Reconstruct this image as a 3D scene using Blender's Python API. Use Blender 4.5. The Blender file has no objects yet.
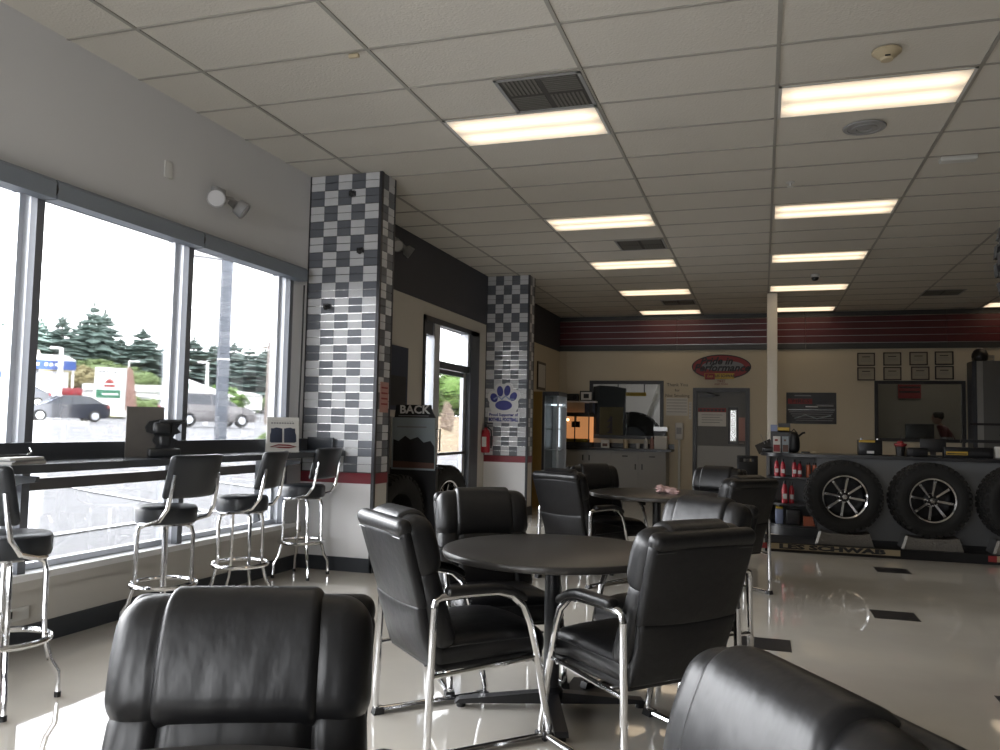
import bpy, math, random
from mathutils import Vector, Matrix
random.seed(7)
PI = math.pi
C = bpy.context.scene.collection
V = Vector

# ------------------------------------------------------------------ materials
def mat(name, col, rough=.5, metal=0., spec=.5, emit=None, es=0., coat=0., bump=None, noise=None, trans=0.):
    m = bpy.data.materials.new(name); m.use_nodes = True
    nt = m.node_tree; b = nt.nodes['Principled BSDF']
    b.inputs['Base Color'].default_value = (*col, 1)
    b.inputs['Roughness'].default_value = rough
    b.inputs['Metallic'].default_value = metal
    b.inputs['Specular IOR Level'].default_value = spec
    b.inputs['Coat Weight'].default_value = coat
    b.inputs['Coat Roughness'].default_value = .08
    if emit: b.inputs['Emission Color'].default_value = (*emit, 1); b.inputs['Emission Strength'].default_value = es
    tc = nt.nodes.new('ShaderNodeTexCoord')
    if noise:                                     # (scale, amount): wear in the material's own colour
        n = nt.nodes.new('ShaderNodeTexNoise'); n.inputs['Scale'].default_value = noise[0]; n.inputs['Detail'].default_value = 5
        nt.links.new(tc.outputs['Object'], n.inputs['Vector'])
        mx = nt.nodes.new('ShaderNodeMix'); mx.data_type = 'RGBA'
        mx.inputs['A'].default_value = (*[c*(1-noise[1]) for c in col], 1); mx.inputs['B'].default_value = (*[min(1, c*(1+noise[1])) for c in col], 1)
        nt.links.new(n.outputs['Fac'], mx.inputs['Factor']); nt.links.new(mx.outputs['Result'], b.inputs['Base Color'])
    if bump:                                      # (scale, strength, stretch)
        n = nt.nodes.new('ShaderNodeTexNoise'); n.inputs['Scale'].default_value = bump[0]; n.inputs['Detail'].default_value = 4
        mp = nt.nodes.new('ShaderNodeMapping'); mp.inputs['Scale'].default_value = bump[2] if len(bump) > 2 else (1, 1, 1)
        nt.links.new(tc.outputs['Object'], mp.inputs['Vector']); nt.links.new(mp.outputs['Vector'], n.inputs['Vector'])
        bp = nt.nodes.new('ShaderNodeBump'); bp.inputs['Strength'].default_value = bump[1]; bp.inputs['Distance'].default_value = .01
        nt.links.new(n.outputs['Fac'], bp.inputs['Height']); nt.links.new(bp.outputs['Normal'], b.inputs['Normal'])
    return m

def glass_mat(name, tint=(1, 1, 1), refl=.8):
    m = bpy.data.materials.new(name); m.use_nodes = True; nt = m.node_tree
    nt.nodes.remove(nt.nodes['Principled BSDF'])
    o = nt.nodes['Material Output']; t = nt.nodes.new('ShaderNodeBsdfTransparent'); g = nt.nodes.new('ShaderNodeBsdfGlossy')
    t.inputs['Color'].default_value = (*tint, 1); g.inputs['Roughness'].default_value = .02
    f = nt.nodes.new('ShaderNodeFresnel'); f.inputs['IOR'].default_value = 1.45
    mu = nt.nodes.new('ShaderNodeMath'); mu.operation = 'MULTIPLY'; mu.inputs[1].default_value = refl
    x = nt.nodes.new('ShaderNodeMixShader')
    nt.links.new(f.outputs[0], mu.inputs[0]); nt.links.new(mu.outputs[0], x.inputs[0]); nt.links.new(t.outputs[0], x.inputs[1]); nt.links.new(g.outputs[0], x.inputs[2]); nt.links.new(x.outputs[0], o.inputs[0])
    return m

def lamp_mat(name, col, s):
    """diffuser of a troffer: two tubes glow through it as brighter bands along its length"""
    m = bpy.data.materials.new(name); m.use_nodes = True; nt = m.node_tree
    b = nt.nodes['Principled BSDF']; b.inputs['Base Color'].default_value = (.8, .8, .8, 1)
    b.inputs['Emission Color'].default_value = (*col, 1)
    tc = nt.nodes.new('ShaderNodeTexCoord'); sp = nt.nodes.new('ShaderNodeSeparateXYZ'); nt.links.new(tc.outputs['Object'], sp.inputs[0])
    def M(op, a, b_=None):
        n = nt.nodes.new('ShaderNodeMath'); n.operation = op
        for i, v in enumerate((a, b_)):
            if v is None: continue
            if isinstance(v, (int, float)): n.inputs[i].default_value = v
            else: nt.links.new(v, n.inputs[i])
        return n.outputs[0]
    y = M('ABSOLUTE', sp.outputs['Y']); d = M('ABSOLUTE', M('SUBTRACT', y, .12)); w = M('MAXIMUM', M('SUBTRACT', 1, M('MULTIPLY', d, 8)), 0)
    ex = M('MINIMUM', M('MULTIPLY', M('SUBTRACT', .6, M('ABSOLUTE', sp.outputs['X'])), 8), 1)
    e = M('MULTIPLY', M('MULTIPLY', M('ADD', .55, M('MULTIPLY', w, .9)), M('ADD', .35, M('MULTIPLY', ex, .65))), s)
    nt.links.new(e, b.inputs['Emission Strength'])
    return m

def floor_mat():
    m = bpy.data.materials.new('polished_floor'); m.use_nodes = True; nt = m.node_tree; b = nt.nodes['Principled BSDF']
    tc = nt.nodes.new('ShaderNodeTexCoord'); n = nt.nodes.new('ShaderNodeTexNoise'); n.inputs['Scale'].default_value = 1.3; n.inputs['Detail'].default_value = 8
    nt.links.new(tc.outputs['Object'], n.inputs['Vector'])
    r = nt.nodes.new('ShaderNodeValToRGB'); r.color_ramp.elements[0].position = .3; r.color_ramp.elements[0].color = (.62, .58, .515, 1); r.color_ramp.elements[1].position = .7; r.color_ramp.elements[1].color = (.72, .68, .60, 1)
    nt.links.new(n.outputs['Fac'], r.inputs[0]); nt.links.new(r.outputs[0], b.inputs['Base Color'])
    n2 = nt.nodes.new('ShaderNodeTexNoise'); n2.inputs['Scale'].default_value = 5; n2.inputs['Detail'].default_value = 6
    nt.links.new(tc.outputs['Object'], n2.inputs['Vector'])
    mr = nt.nodes.new('ShaderNodeMapRange'); mr.inputs[3].default_value = .02; mr.inputs[4].default_value = .07
    nt.links.new(n2.outputs['Fac'], mr.inputs[0]); nt.links.new(mr.outputs[0], b.inputs['Roughness'])
    n3 = nt.nodes.new('ShaderNodeTexNoise'); n3.inputs['Scale'].default_value = 2.2; n3.inputs['Detail'].default_value = 3
    nt.links.new(tc.outputs['Object'], n3.inputs['Vector'])
    bp = nt.nodes.new('ShaderNodeBump'); bp.inputs['Strength'].default_value = .03; bp.inputs['Distance'].default_value = .03
    nt.links.new(n3.outputs['Fac'], bp.inputs['Height']); nt.links.new(bp.outputs['Normal'], b.inputs['Normal'])
    b.inputs['Specular IOR Level'].default_value = .75; b.inputs['Coat Weight'].default_value = .5; b.inputs['Coat Roughness'].default_value = .03
    return m

M = {}
def D(k, *a, **kw): M[k] = mat(k, *a, **kw)
D('ceiling_tile', (.64, .61, .55), .9, bump=(60, .4)); D('grid', (.34, .325, .29), .6); D('louvre_grey', (.13, .125, .11), .6); D('vent_back', (.05, .048, .042), .7)
D('wall_grey', (.60, .60, .605), .8, noise=(1.5, .03)); D('wall_pale', (.55, .525, .475), .8); D('wall_cream', (.62, .555, .43), .8, noise=(1, .04)); D('wall_dark', (.050, .052, .064), .6)
D('sill_white', (.85, .85, .85), .45, noise=(6, .06)); D('low_wall', (.55, .53, .49), .7)
D('baseboard', (.030, .035, .042), .45); D('panel_white', (.76, .76, .77), .5)
D('slat_light', (.58, .59, .61), .35); D('slat_dark', (.125, .135, .155), .35); D('slat_edge', (.03, .03, .035), .4); D('metal_strip', (.7, .7, .7), .25, metal=1)
D('red_band', (.20, .018, .03), .4); D('red_slat', (.085, .008, .010), .4); D('dark_slat', (.04, .04, .038), .4)
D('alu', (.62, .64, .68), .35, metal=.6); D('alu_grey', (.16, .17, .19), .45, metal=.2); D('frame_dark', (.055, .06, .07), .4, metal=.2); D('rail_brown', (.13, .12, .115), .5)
D('casing', (.19, .215, .25), .5)
D('leather', (.007, .007, .008), .38, spec=.45, bump=(7, .7, (1, 1, .4)), noise=(4, .3)); D('leather2', (.006, .006, .007), .45, spec=.35, bump=(14, .35))
D('piping', (.02, .02, .022), .35)
D('chrome', (.78, .78, .79), .12, metal=1); D('black_plastic', (.012, .012, .013), .4); D('black_metal', (.014, .014, .016), .38)
D('laminate', (.040, .037, .034), .28, noise=(60, .25)); D('bar_top', (.035, .040, .048), .22, noise=(50, .2)); D('bar_dark', (.058, .064, .074), .45)
D('vinyl', (.022, .025, .030), .32, bump=(20, .1)); D('vinyl_white', (.8, .8, .8), .4)
D('rubber', (.0065, .0065, .0065), .75, bump=(30, .3)); D('rim_chrome', (.60, .60, .61), .09, metal=1); D('rim_dark', (.02, .02, .022), .35, metal=.6)
D('diamond', (.15, .14, .125), .5, metal=.4, bump=(55, 1.0)); D('counter_grey', (.165, .168, .172), .5); D('counter_top', (.012, .012, .014), .3)
D('banner_tan', (.33, .27, .17), .6); D('black_print', (.01, .01, .012), .5); D('red_print', (.24, .016, .018), .5); D('white_print', (.72, .72, .72), .5)
D('yellow_print', (.55, .36, .04), .5); D('blue_print', (.03, .035, .22), .5); D('blue_pale', (.25, .30, .48), .5); D('grey_print', (.2, .2, .21), .5)
D('old_paper', (.40, .36, .28), .7); D('paper', (.68, .67, .64), .7); D('frame_brown', (.045, .03, .022), .4); D('cabinet', (.32, .32, .31), .5); D('handle', (.01, .01, .01), .3)
D('door_steel', (.13, .13, .125), .5); D('kick_steel', (.30, .295, .28), .5, metal=.3); D('frame_black', (.012, .011, .012), .4)
D('red_can', (.42, .015, .03), .3); D('orange_can', (.5, .12, .05), .35); D('steel', (.4, .4, .4), .3, metal=.9)
D('gold_side', (.26, .16, .04), .5); D('fridge_black', (.015, .015, .02), .4); D('warm_inside', (.6, .25, .1), .6, emit=(1, .42, .16), es=.55)
D('glow', (1, .8, .5), .4, emit=(1, .62, .30), es=6); D('cool_tube', (.9, .95, 1), .4, emit=(.8, .92, 1), es=2.2)
D('cream_plastic', (.50, .42, .28), .5); D('white_plastic', (.62, .62, .6), .45); D('grey_plastic', (.30, .30, .30), .5); D('lens', (.6, .6, .62), .15)
D('skin', (.35, .2, .14), .6); D('hair', (.02, .014, .01), .6); D('cloth_red', (.12, .02, .025), .8); D('cloth_white', (.5, .5, .5), .8); D('trousers', (.02, .02, .03), .8)
D('tan_card', (.24, .20, .11), .7); D('office_wall', (.26, .24, .2), .8); D('bay_wall', (.6, .58, .56), .8); D('screen', (.008, .010, .010), .25)
D('asphalt', (.135, .135, .14), .85, noise=(.6, .22)); D('road', (.25, .25, .25), .9, noise=(.3, .08)); D('line_white', (.75, .75, .75), .8); D('kerb', (.5, .48, .44), .9)
D('dry_grass', (.20, .19, .06), .95, noise=(2, .3)); D('conifer', (.075, .11, .095), .9, noise=(.4, .3)); D('leaf', (.10, .14, .05), .9, noise=(.5, .3)); D('leaf_warm', (.17, .145, .07), .9, noise=(.5, .3)); D('leaf_bright', (.09, .16, .03), .9, noise=(.6, .25))  # conifer green lightened so the distance haze sits in its colour
D('bark', (.22, .17, .13), .9); D('car_dark', (.012, .016, .028), .25, metal=.3, coat=1); D('car_grey', (.11, .105, .11), .3, metal=.4, coat=1); D('car_glass', (.03, .035, .045), .08); D('tail_red', (.2, .008, .016), .3)
D('beige_wall', (.17, .145, .125), .8); D('canopy_blue', (.01, .045, .2), .5); D('green_panel', (.01, .13, .07), .5); D('white_paint', (.8, .8, .8), .5); D('wood_pole', (.2, .165, .14), .9); D('post_grey', (.075, .085, .105), .6); D('flag_pink', (.2, .11, .09), .7); D('dry_soil', (.20, .15, .09), .95, noise=(1, .2))
D('carved', (.018, .019, .021), .35); D('walnut', (.11, .10, .09), .5, noise=(8, .25)); D('navy', (.03, .04, .07), .6); D('sky_print', (.28, .33, .36), .5); D('pink_paper', (.45, .25, .22), .6); D('mud', (.12, .06, .045), .6)
M['glass'] = glass_mat('glass'); M['pane'] = glass_mat('pane', (.85, .87, .87), .8)
M['lamp'] = lamp_mat('lamp', (1, .78, .53), 1.3)
M['floor'] = floor_mat()
def perf():
    m = mat('perforated', (.62, .58, .50), .5); nt = m.node_tree; b = nt.nodes['Principled BSDF']
    tc = nt.nodes.new('ShaderNodeTexCoord'); v = nt.nodes.new('ShaderNodeTexVoronoi'); v.inputs['Scale'].default_value = 38; v.inputs['Randomness'].default_value = 0
    nt.links.new(tc.outputs['Object'], v.inputs['Vector'])
    r = nt.nodes.new('ShaderNodeValToRGB'); r.color_ramp.interpolation = 'CONSTANT'; r.color_ramp.elements[0].color = (.08, .07, .06, 1); r.color_ramp.elements[1].position = .28; r.color_ramp.elements[1].color = (.84, .80, .71, 1)
    nt.links.new(v.outputs['Distance'], r.inputs[0]); nt.links.new(r.outputs[0], b.inputs['Base Color']); return m
M['perforated'] = perf()

# ------------------------------------------------------------------ mesh builder
class B:
    def __init__(s): s.v = []; s.f = []; s.m = []; s.mats = []
    def mi(s, m):
        if m not in s.mats: s.mats.append(m)
        return s.mats.index(m)
    def add(s, vs, fs, m, X=None):
        o = len(s.v); s.v += [tuple(X @ V(p)) if X else tuple(p) for p in vs]; k = s.mi(m)
        for f in fs: s.f.append([o+i for i in f]); s.m.append(k)
        return s
    def box(s, x0, x1, y0, y1, z0, z1, m, X=None):
        return s.add([(x, y, z) for z in (z0, z1) for y in (y0, y1) for x in (x0, x1)], [(0, 2, 3, 1), (4, 5, 7, 6), (0, 1, 5, 4), (2, 6, 7, 3), (0, 4, 6, 2), (1, 3, 7, 5)], m, X)
    def cb(s, c, d, m, X=None):
        return s.box(c[0]-d[0]/2, c[0]+d[0]/2, c[1]-d[1]/2, c[1]+d[1]/2, c[2]-d[2]/2, c[2]+d[2]/2, m, X)
    def rb(s, c, d, r, m, X=None, n=3, fn=None, sub=2):
        """rounded box: centre c, size d, corner radius r; fn bends a point given in -1..1 units"""
        pts = {}; vs = []; fs = []
        h = V(d)/2; r = min(r, *(h[i]*.999 for i in range(3)))
        sb = sub if isinstance(sub, tuple) else (sub,)*3
        def axis(hh, sub):
            a = [-hh + r*(1-math.cos(PI/2*k/n)) for k in range(n)]
            a += [(-hh+r) + (2*(hh-r))*k/sub for k in range(sub+1)]
            a += [hh - r*(1-math.cos(PI/2*k/n)) for k in range(n-1, -1, -1)]
            return a
        ax = [axis(h[i], sb[i]) for i in range(3)]
        def vid(p):
            k = tuple(round(q, 6) for q in p)
            if k in pts: return pts[k]
            q = V(p); inn = V([max(-h[i]+r, min(h[i]-r, q[i])) for i in range(3)]); dd = q-inn
            w = inn + dd.normalized()*r if dd.length > 1e-9 else q
            if fn: w = V(fn(w.copy(), V((w.x/h.x, w.y/h.y, w.z/h.z))))
            pts[k] = len(vs); vs.append(w+V(c)); return pts[k]
        for a in range(3):
            u, w_ = (a+1) % 3, (a+2) % 3
            for sg in (-1, 1):
                for i in range(len(ax[u])-1):
                    for j in range(len(ax[w_])-1):
                        q = []
                        for (ii, jj) in ((i, j), (i+1, j), (i+1, j+1), (i, j+1)):
                            p = [0, 0, 0]; p[a] = sg*h[a]; p[u] = ax[u][ii]; p[w_] = ax[w_][jj]; q.append(vid(p))
                        if sg < 0: q.reverse()
                        if len(set(q)) > 2: fs.append(q)
        return s.add(vs, fs, m, X)
    def tube(s, pts, r, m, X=None, n=8, close=False, r2=None):
        P = [V(p) for p in pts]; N = len(P); vs = []; fs = []; up = None
        for i, p in enumerate(P):
            a = P[(i-1) % N] if (close or i > 0) else p; b = P[(i+1) % N] if (close or i < N-1) else p
            t = (b-a).normalized()
            if up is None:
                up = V((0, 0, 1)) if abs(t.z) < .9 else V((1, 0, 0))
            u = (up - t*up.dot(t)).normalized(); w = t.cross(u); up = u
            rr = r if r2 is None else r + (r2-r)*i/(N-1)
            for k in range(n):
                an = 2*PI*k/n; vs.append(p+(u*math.cos(an)+w*math.sin(an))*rr)
        for i in range(N if close else N-1):
            j = (i+1) % N
            for k in range(n): fs.append((i*n+k, i*n+(k+1) % n, j*n+(k+1) % n, j*n+k))
        if not close: fs.append(list(range(n))[::-1]); fs.append([(N-1)*n+k for k in range(n)])
        return s.add(vs, fs, m, X)
    def cyl(s, a, b, r, m, X=None, n=16, r2=None): return s.tube([a, b], r, m, X, n, r2=r2)
    def lathe(s, prof, m, X=None, n=24, cap=True, close=False):
        """profile of (radius, z) about the z axis"""
        vs = []; fs = []; N = len(prof)
        for (r, z) in prof:
            for k in range(n): vs.append((r*math.cos(2*PI*k/n), r*math.sin(2*PI*k/n), z))
        for i in range(N if close else N-1):
            j = (i+1) % N
            for k in range(n): fs.append((i*n+k, i*n+(k+1) % n, j*n+(k+1) % n, j*n+k))
        if cap and not close: fs.append(list(range(n))[::-1]); fs.append([(N-1)*n+k for k in range(n)])
        return s.add(vs, fs, m, X)
    def prism(s, poly, axis, a, b, m, X=None):
        """extrude a 2-D outline along an axis from a to b; poly coordinates are the other two axes in order"""
        def pt(p, q): return {'x': (q, p[0], p[1]), 'y': (p[0], q, p[1]), 'z': (p[0], p[1], q)}[axis]
        n = len(poly); vs = [pt(p, a) for p in poly]+[pt(p, b) for p in poly]
        fs = [list(range(n)), list(range(n, 2*n))[::-1]]+[(i, i+n, (i+1) % n+n, (i+1) % n) for i in range(n)]
        return s.add(vs, fs, m, X)
    def build(s, name, parent=None, loc=(0, 0, 0), rz=0, sharp=35, **tags):
        me = bpy.data.meshes.new(name); me.from_pydata(s.v, [], s.f)
        for m in s.mats: me.materials.append(M[m])
        me.polygons.foreach_set('material_index', s.m); me.polygons.foreach_set('use_smooth', [True]*len(s.f)); me.update()
        import bmesh
        bm = bmesh.new(); bm.from_mesh(me); bmesh.ops.recalc_face_normals(bm, faces=bm.faces); bm.to_mesh(me); bm.free()
        me.set_sharp_from_angle(angle=math.radians(sharp))
        o = bpy.data.objects.new(name, me); C.objects.link(o); o.parent = parent; o.location = loc; o.rotation_euler.z = rz
        for k, v in tags.items(): o[k] = v
        return o

def T(x=0, y=0, z=0, rx=0, ry=0, rz=0): return Matrix.Translation((x, y, z)) @ Matrix.Rotation(rz, 4, 'Z') @ Matrix.Rotation(ry, 4, 'Y') @ Matrix.Rotation(rx, 4, 'X')
def thing(name, label, cat, loc=(0, 0, 0), rz=0, group=None):
    o = bpy.data.objects.new(name, None); C.objects.link(o); o.empty_display_size = .1
    o.location = loc; o.rotation_euler.z = rz; o['label'] = label; o['category'] = cat
    if group: o['group'] = group
    return o
def tg(label, cat, group=None):
    d = dict(label=label, category=cat)
    if group: d['group'] = group
    return d
KIDS = {}
def dup(root, loc, rz, label, group=None):
    r = root.copy(); C.objects.link(r); r.location = loc; r.rotation_euler.z = rz; r['label'] = label
    if group: r['group'] = group
    for ch in list(root.children):
        c = ch.copy(); C.objects.link(c); c.parent = r
        for g in list(ch.children):
            d = g.copy(); C.objects.link(d); d.parent = c
    return r
def struct(b, name, parent=None, **k): return b.build(name, parent, kind='structure', **k)
def wtext(name, s, size, loc, m, parent=None, rot=(PI/2, 0, 0), depth=.002, squash=1, align='CENTER', bold=0, shear=0):
    cu = bpy.data.curves.new(name, 'FONT'); cu.body = s; cu.size = size; cu.extrude = depth; cu.align_x = align; cu.align_y = 'CENTER'; cu.offset = bold; cu.shear = shear; cu.resolution_u = 2
    t = bpy.data.objects.new('tmp', cu); C.objects.link(t); bpy.context.view_layer.update()
    me = bpy.data.meshes.new_from_object(t.evaluated_get(bpy.context.evaluated_depsgraph_get())); bpy.data.objects.remove(t)
    me.materials.clear(); me.materials.append(M[m])
    for v in me.vertices: v.co.x *= squash
    o = bpy.data.objects.new(name, me); C.objects.link(o); o.location = loc; o.rotation_euler = rot; o.parent = parent
    return o
def holes(b, axis, plane, thick, u0, u1, z0, z1, hs, m):
    """wall in plane axis=plane, from u0..u1 and z0..z1, with rectangular openings (u0,u1,z0,z1)"""
    us = sorted({u0, u1, *[h[0] for h in hs], *[h[1] for h in hs]}); zs = sorted({z0, z1, *[h[2] for h in hs], *[h[3] for h in hs]})
    for i in range(len(us)-1):
        run = None
        for j in range(len(zs)-1):
            cu, cz = (us[i]+us[i+1])/2, (zs[j]+zs[j+1])/2
            if any(h[0] < cu < h[1] and h[2] < cz < h[3] for h in hs): continue
            if axis == 'x': b.box(plane, plane+thick, us[i], us[i+1], zs[j], zs[j+1], m)
            else: b.box(us[i], us[i+1], plane, plane+thick, zs[j], zs[j+1], m)

# ------------------------------------------------------------------ dimensions
WX, H, BY, FY, RX = -4.08, 3.66, 16.8, -3.4, 9.0     # left wall, ceiling, back wall, wall behind the camera, right wall
X0, Y0 = -3.562, 3.850

# ------------------------------------------------------------------ floor, ceiling
b = B(); b.box(WX-.25, RX, FY, BY+.0, -.15, 0, 'floor'); fl = struct(b, 'floor')
for (x, y) in ((1.215, 8.93), (.93, 6.74), (.02, 5.52), (-.81, 4.25), (-2.3, 5.4), (1.29, 4.74)):
    b = B().box(x-.152, x+.152, y-.152, y+.152, 0.0, .0012, 'black_print')
    struct(b, 'trim_1')
b = B(); b.box(WX-.25, RX+.2, FY-.2, BY+.12, H+.004, H+.12, 'ceiling_tile')
i = -1
x = X0-1.2192*0
while x < RX:
    b.box(x-.012, x+.012, FY, BY, H-.004, H+.005, 'grid'); x += 1.2192
y = Y0-.6096*11
while y < BY:
    b.box(WX, RX, y-.009, y+.009, H-.003, H+.005, 'grid'); y += .6096
struct(b, 'ceiling')

# ------------------------------------------------------------------ left wall
DY0, DY1 = 9.5, 11.62
WN = [-3.05, -1.70, -.35, 1.00, 2.35, 3.70, 5.05, 6.43]       # near edges of the window posts
b = B()
holes(b, 'x', WX-.22, .22, FY, 8.0, 0, H+.05, [(WN[0], 6.485, .40, 2.72)], 'wall_grey')
b.box(WX-.001, WX+.0005, FY, 6.72, .12, .395, 'low_wall')
struct(b, 'wall_left')
b = B(); holes(b, 'x', WX-.22, .22, 8.0, 12.1, 0, H+.05, [(DY0, DY1, 0, 2.73)], 'wall_pale'); holes(b, 'x', WX-.22, .22, 12.1, BY, 0, H+.05, [], 'wall_cream')
b.box(WX, WX+.012, 7.0, 11.97, 2.90, H, 'wall_dark'); b.box(WX, WX+.012, 12.27, BY, 2.93, H, 'wall_dark')
struct(b, 'wall_left_rear')
b = B().box(WX, WX+.012, FY, 6.72, .0, .125, 'baseboard'); b.box(WX, WX+.012, 7.02, DY0, 0, .125, 'baseboard'); b.box(WX, WX+.012, 12.3, BY, 0, .125, 'baseboard'); struct(b, 'baseboard_left')
b = B().box(WX-.14, WX+.035, FY, 6.70, .385, .425, 'sill_white'); b.box(WX+.004, WX+.035, FY, 6.70, .33, .385, 'low_wall'); struct(b, 'trim_2')
for k in range(len(WN)-1):
    a, c = WN[k], WN[k+1]
    b = B()
    # post at the far end: window-lit tube painted pale, shaded room-side face dark
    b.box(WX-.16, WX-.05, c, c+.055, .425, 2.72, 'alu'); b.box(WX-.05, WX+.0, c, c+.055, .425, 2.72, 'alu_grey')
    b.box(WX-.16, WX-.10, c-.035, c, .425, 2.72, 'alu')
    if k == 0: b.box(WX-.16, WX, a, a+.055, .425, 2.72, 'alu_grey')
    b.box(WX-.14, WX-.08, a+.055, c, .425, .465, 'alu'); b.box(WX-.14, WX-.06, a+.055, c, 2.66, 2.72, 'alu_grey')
    b.box(WX-.14, WX-.06, a+.055, c, .895, .965, 'rail_brown')
    w = struct(b, 'window_%d' % (k+1))
    for (z0, z1) in ((.465, .895), (.965, 2.66)):
        B().box(WX-.115, WX-.109, a+.05, c, z0, z1, 'glass').build('glass_pane', w, kind='structure')
lab = {4: 'long grey roller shade casing over the leftmost part of the front window', 5: 'grey roller shade casing above the wide middle window pane', 6: 'grey roller shade casing above the window pane next to the checkered column'}
for k in (3, 4, 5, 6):
    a, c = WN[k]+.05, WN[k+1]+.035
    e = c+(.09 if k == 6 else 0)
    if k == 3: lab[3] = 'grey roller shade casing over the window pane nearest the viewer'
    b = B(); b.prism([(WX+.001, 2.745), (WX+.085, 2.745), (WX+.10, 2.725), (WX+.10, 2.625), (WX+.001, 2.625)], 'y', a, e, 'casing')
    b.cyl((WX+.055, e, 2.685), (WX+.055, e+.012, 2.685), .05, 'black_plastic')
    b.build('roller_shade', **tg(lab[k], 'roller shade', 'roller shades along the front window'))
b = B().tube([(WX+.04, 6.60, 2.60), (WX+.05, 6.58, 1.9), (WX+.09, 6.50, 1.30)], .008, 'black_plastic'); b.build('blind_wand', **tg('thin dark control rod hanging from the shade beside the near checkered column', 'blind rod'))

# side door and sidelight
b = B(); X1 = WX-.12
b.box(X1, WX+.02, DY0, DY0+.06, 0, 2.73, 'frame_dark'); b.box(X1, WX+.02, 11.24, DY1, 0, 2.73, 'frame_dark'); b.box(X1, WX+.02, DY0, DY1, 2.66, 2.73, 'frame_dark')
b.box(X1, WX-.02, DY0+.06, 9.98, 2.50, 2.66, 'frame_dark')
b.box(X1, WX, 9.88, 10.08, 0, 2.66, 'alu'); b.box(X1, WX-.01, 10.08, 11.24, 2.10, 2.19, 'frame_dark'); b.box(X1, WX-.03, 10.08, 10.12, 2.19, 2.66, 'alu')
b.box(X1, WX, 11.16, 11.24, 2.19, 2.66, 'alu'); b.box(X1, WX-.03, DY0+.06, 9.88, .62, .70, 'frame_dark'); b.box(X1, WX-.03, DY0+.06, 9.88, 0, .12, 'alu')
d1 = struct(b, 'door_1')
b = B().box(WX-.09, WX-.045, 10.09, 10.14, 0.02, 2.09, 'alu').box(WX-.09, WX-.045, 11.12, 11.23, 0.02, 2.09, 'alu').box(WX-.09, WX-.045, 10.14, 11.12, 0.02, .25, 'alu').box(WX-.09, WX-.045, 10.14, 11.12, 2.03, 2.09, 'frame_dark').box(WX-.06, WX-.0, 10.12, 11.18, .93, .965, 'black_metal')
dl = b.build('door_leaf', d1)
b = B().tube([(WX-.04, 10.0, 1.0), (WX+.06, 10.0, 1.0), (WX+.06, 10.0, 1.28), (WX-.04, 10.0, 1.28)], .012, 'steel'); b.build('door_handle', dl)
b = B().box(WX-.075, WX-.070, 10.14, 11.12, .25, 2.03, 'glass').box(WX-.075, WX-.07, DY0+.06, 9.88, .12, .62, 'glass').box(WX-.075, WX-.07, DY0+.06, 9.88, .70, 2.5, 'glass').box(WX-.075, WX-.07, 10.12, 11.16, 2.19, 2.66, 'glass'); b.build('glass_pane', d1, kind='structure')

# ------------------------------------------------------------------ checkered pillars
def pillar(name, y, w=.745, dep=.30):
    b = B(); xr = WX+w; q = w/5
    b.box(WX, xr-.012, y+.012, y+dep-.012, 0, H, 'slat_edge')
    b.box(WX, xr-.02, y, y+.013, .12, .79, 'panel_white'); b.box(xr-.013, xr, y+.03, y+dep-.02, .12, .79, 'low_wall')
    b.box(WX, xr-.02, y-.004, y+.012, .79, .885, 'red_band'); b.box(xr-.012, xr+.004, y+.03, y+dep-.02, .79, .885, 'red_band')
    b.box(xr-.024, xr+.006, y-.006, y+.03, 0.12, H, 'slat_edge'); b.box(xr-.012, xr+.004, y+dep-.025, y+dep, .12, H, 'slat_edge'); b.box(WX, WX+.012, y-.006, y+.012, .885, H, 'slat_edge')
    b.box(WX, xr+.010, y-.012, y+.012, 0, .125, 'baseboard'); b.box(xr-.012, xr+.012, y-.012, y+dep, 0, .125, 'baseboard')
    r = 0; qh = (H-.89)/19; z = H-qh
    rnd = random.Random(y)
    while z > .885:
        for half in (0, 1):
            z0 = z+half*qh/2; z1 = z0+qh/2
            for c in range(5):
                k = 'slat_dark' if (c+r) % 2 else 'slat_light'
                b.box(WX+.012+c*(w-.036)/5, WX+.012+(c+1)*(w-.036)/5-.0015, y, y+.012, z0+.003, z1-.003, k)
            if z0 < 2.6: b.box(WX+.012, xr-.024, y+.004, y+.0125, z1-.0025, z1+.0025, 'metal_strip')
            for c in range(2):
                k = 'slat_light' if (c+r) % 2 else 'slat_dark'
                b.box(xr-.012, xr, y+.03+c*(dep-.055)/2, y+.03+(c+1)*(dep-.055)/2-.002, z0+.003, z1-.003, k)
        z -= qh; r += 1
    return struct(b, name)
pillar('wall_pillar_near', 6.72); pillar('wall_pillar_far', 11.97, .69)
for (x, z) in ((-3.63, 3.47), (-3.53, 2.93), (-3.86, 2.42)):
    b = B().box(x-.03, x+.03, 6.69, 6.72, z-.025, z+.02, 'black_plastic').cyl((x, 6.70, z), (x+.02, 6.655, z-.03), .02, 'black_plastic')
    b.build('wall_hook', **tg('small black bracket on the near checkered column, %s' % {3.47: 'highest of three', 2.93: 'middle one of three', 2.42: 'lowest of three'}[z], 'bracket', 'small black brackets on the near checkered column'))

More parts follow.
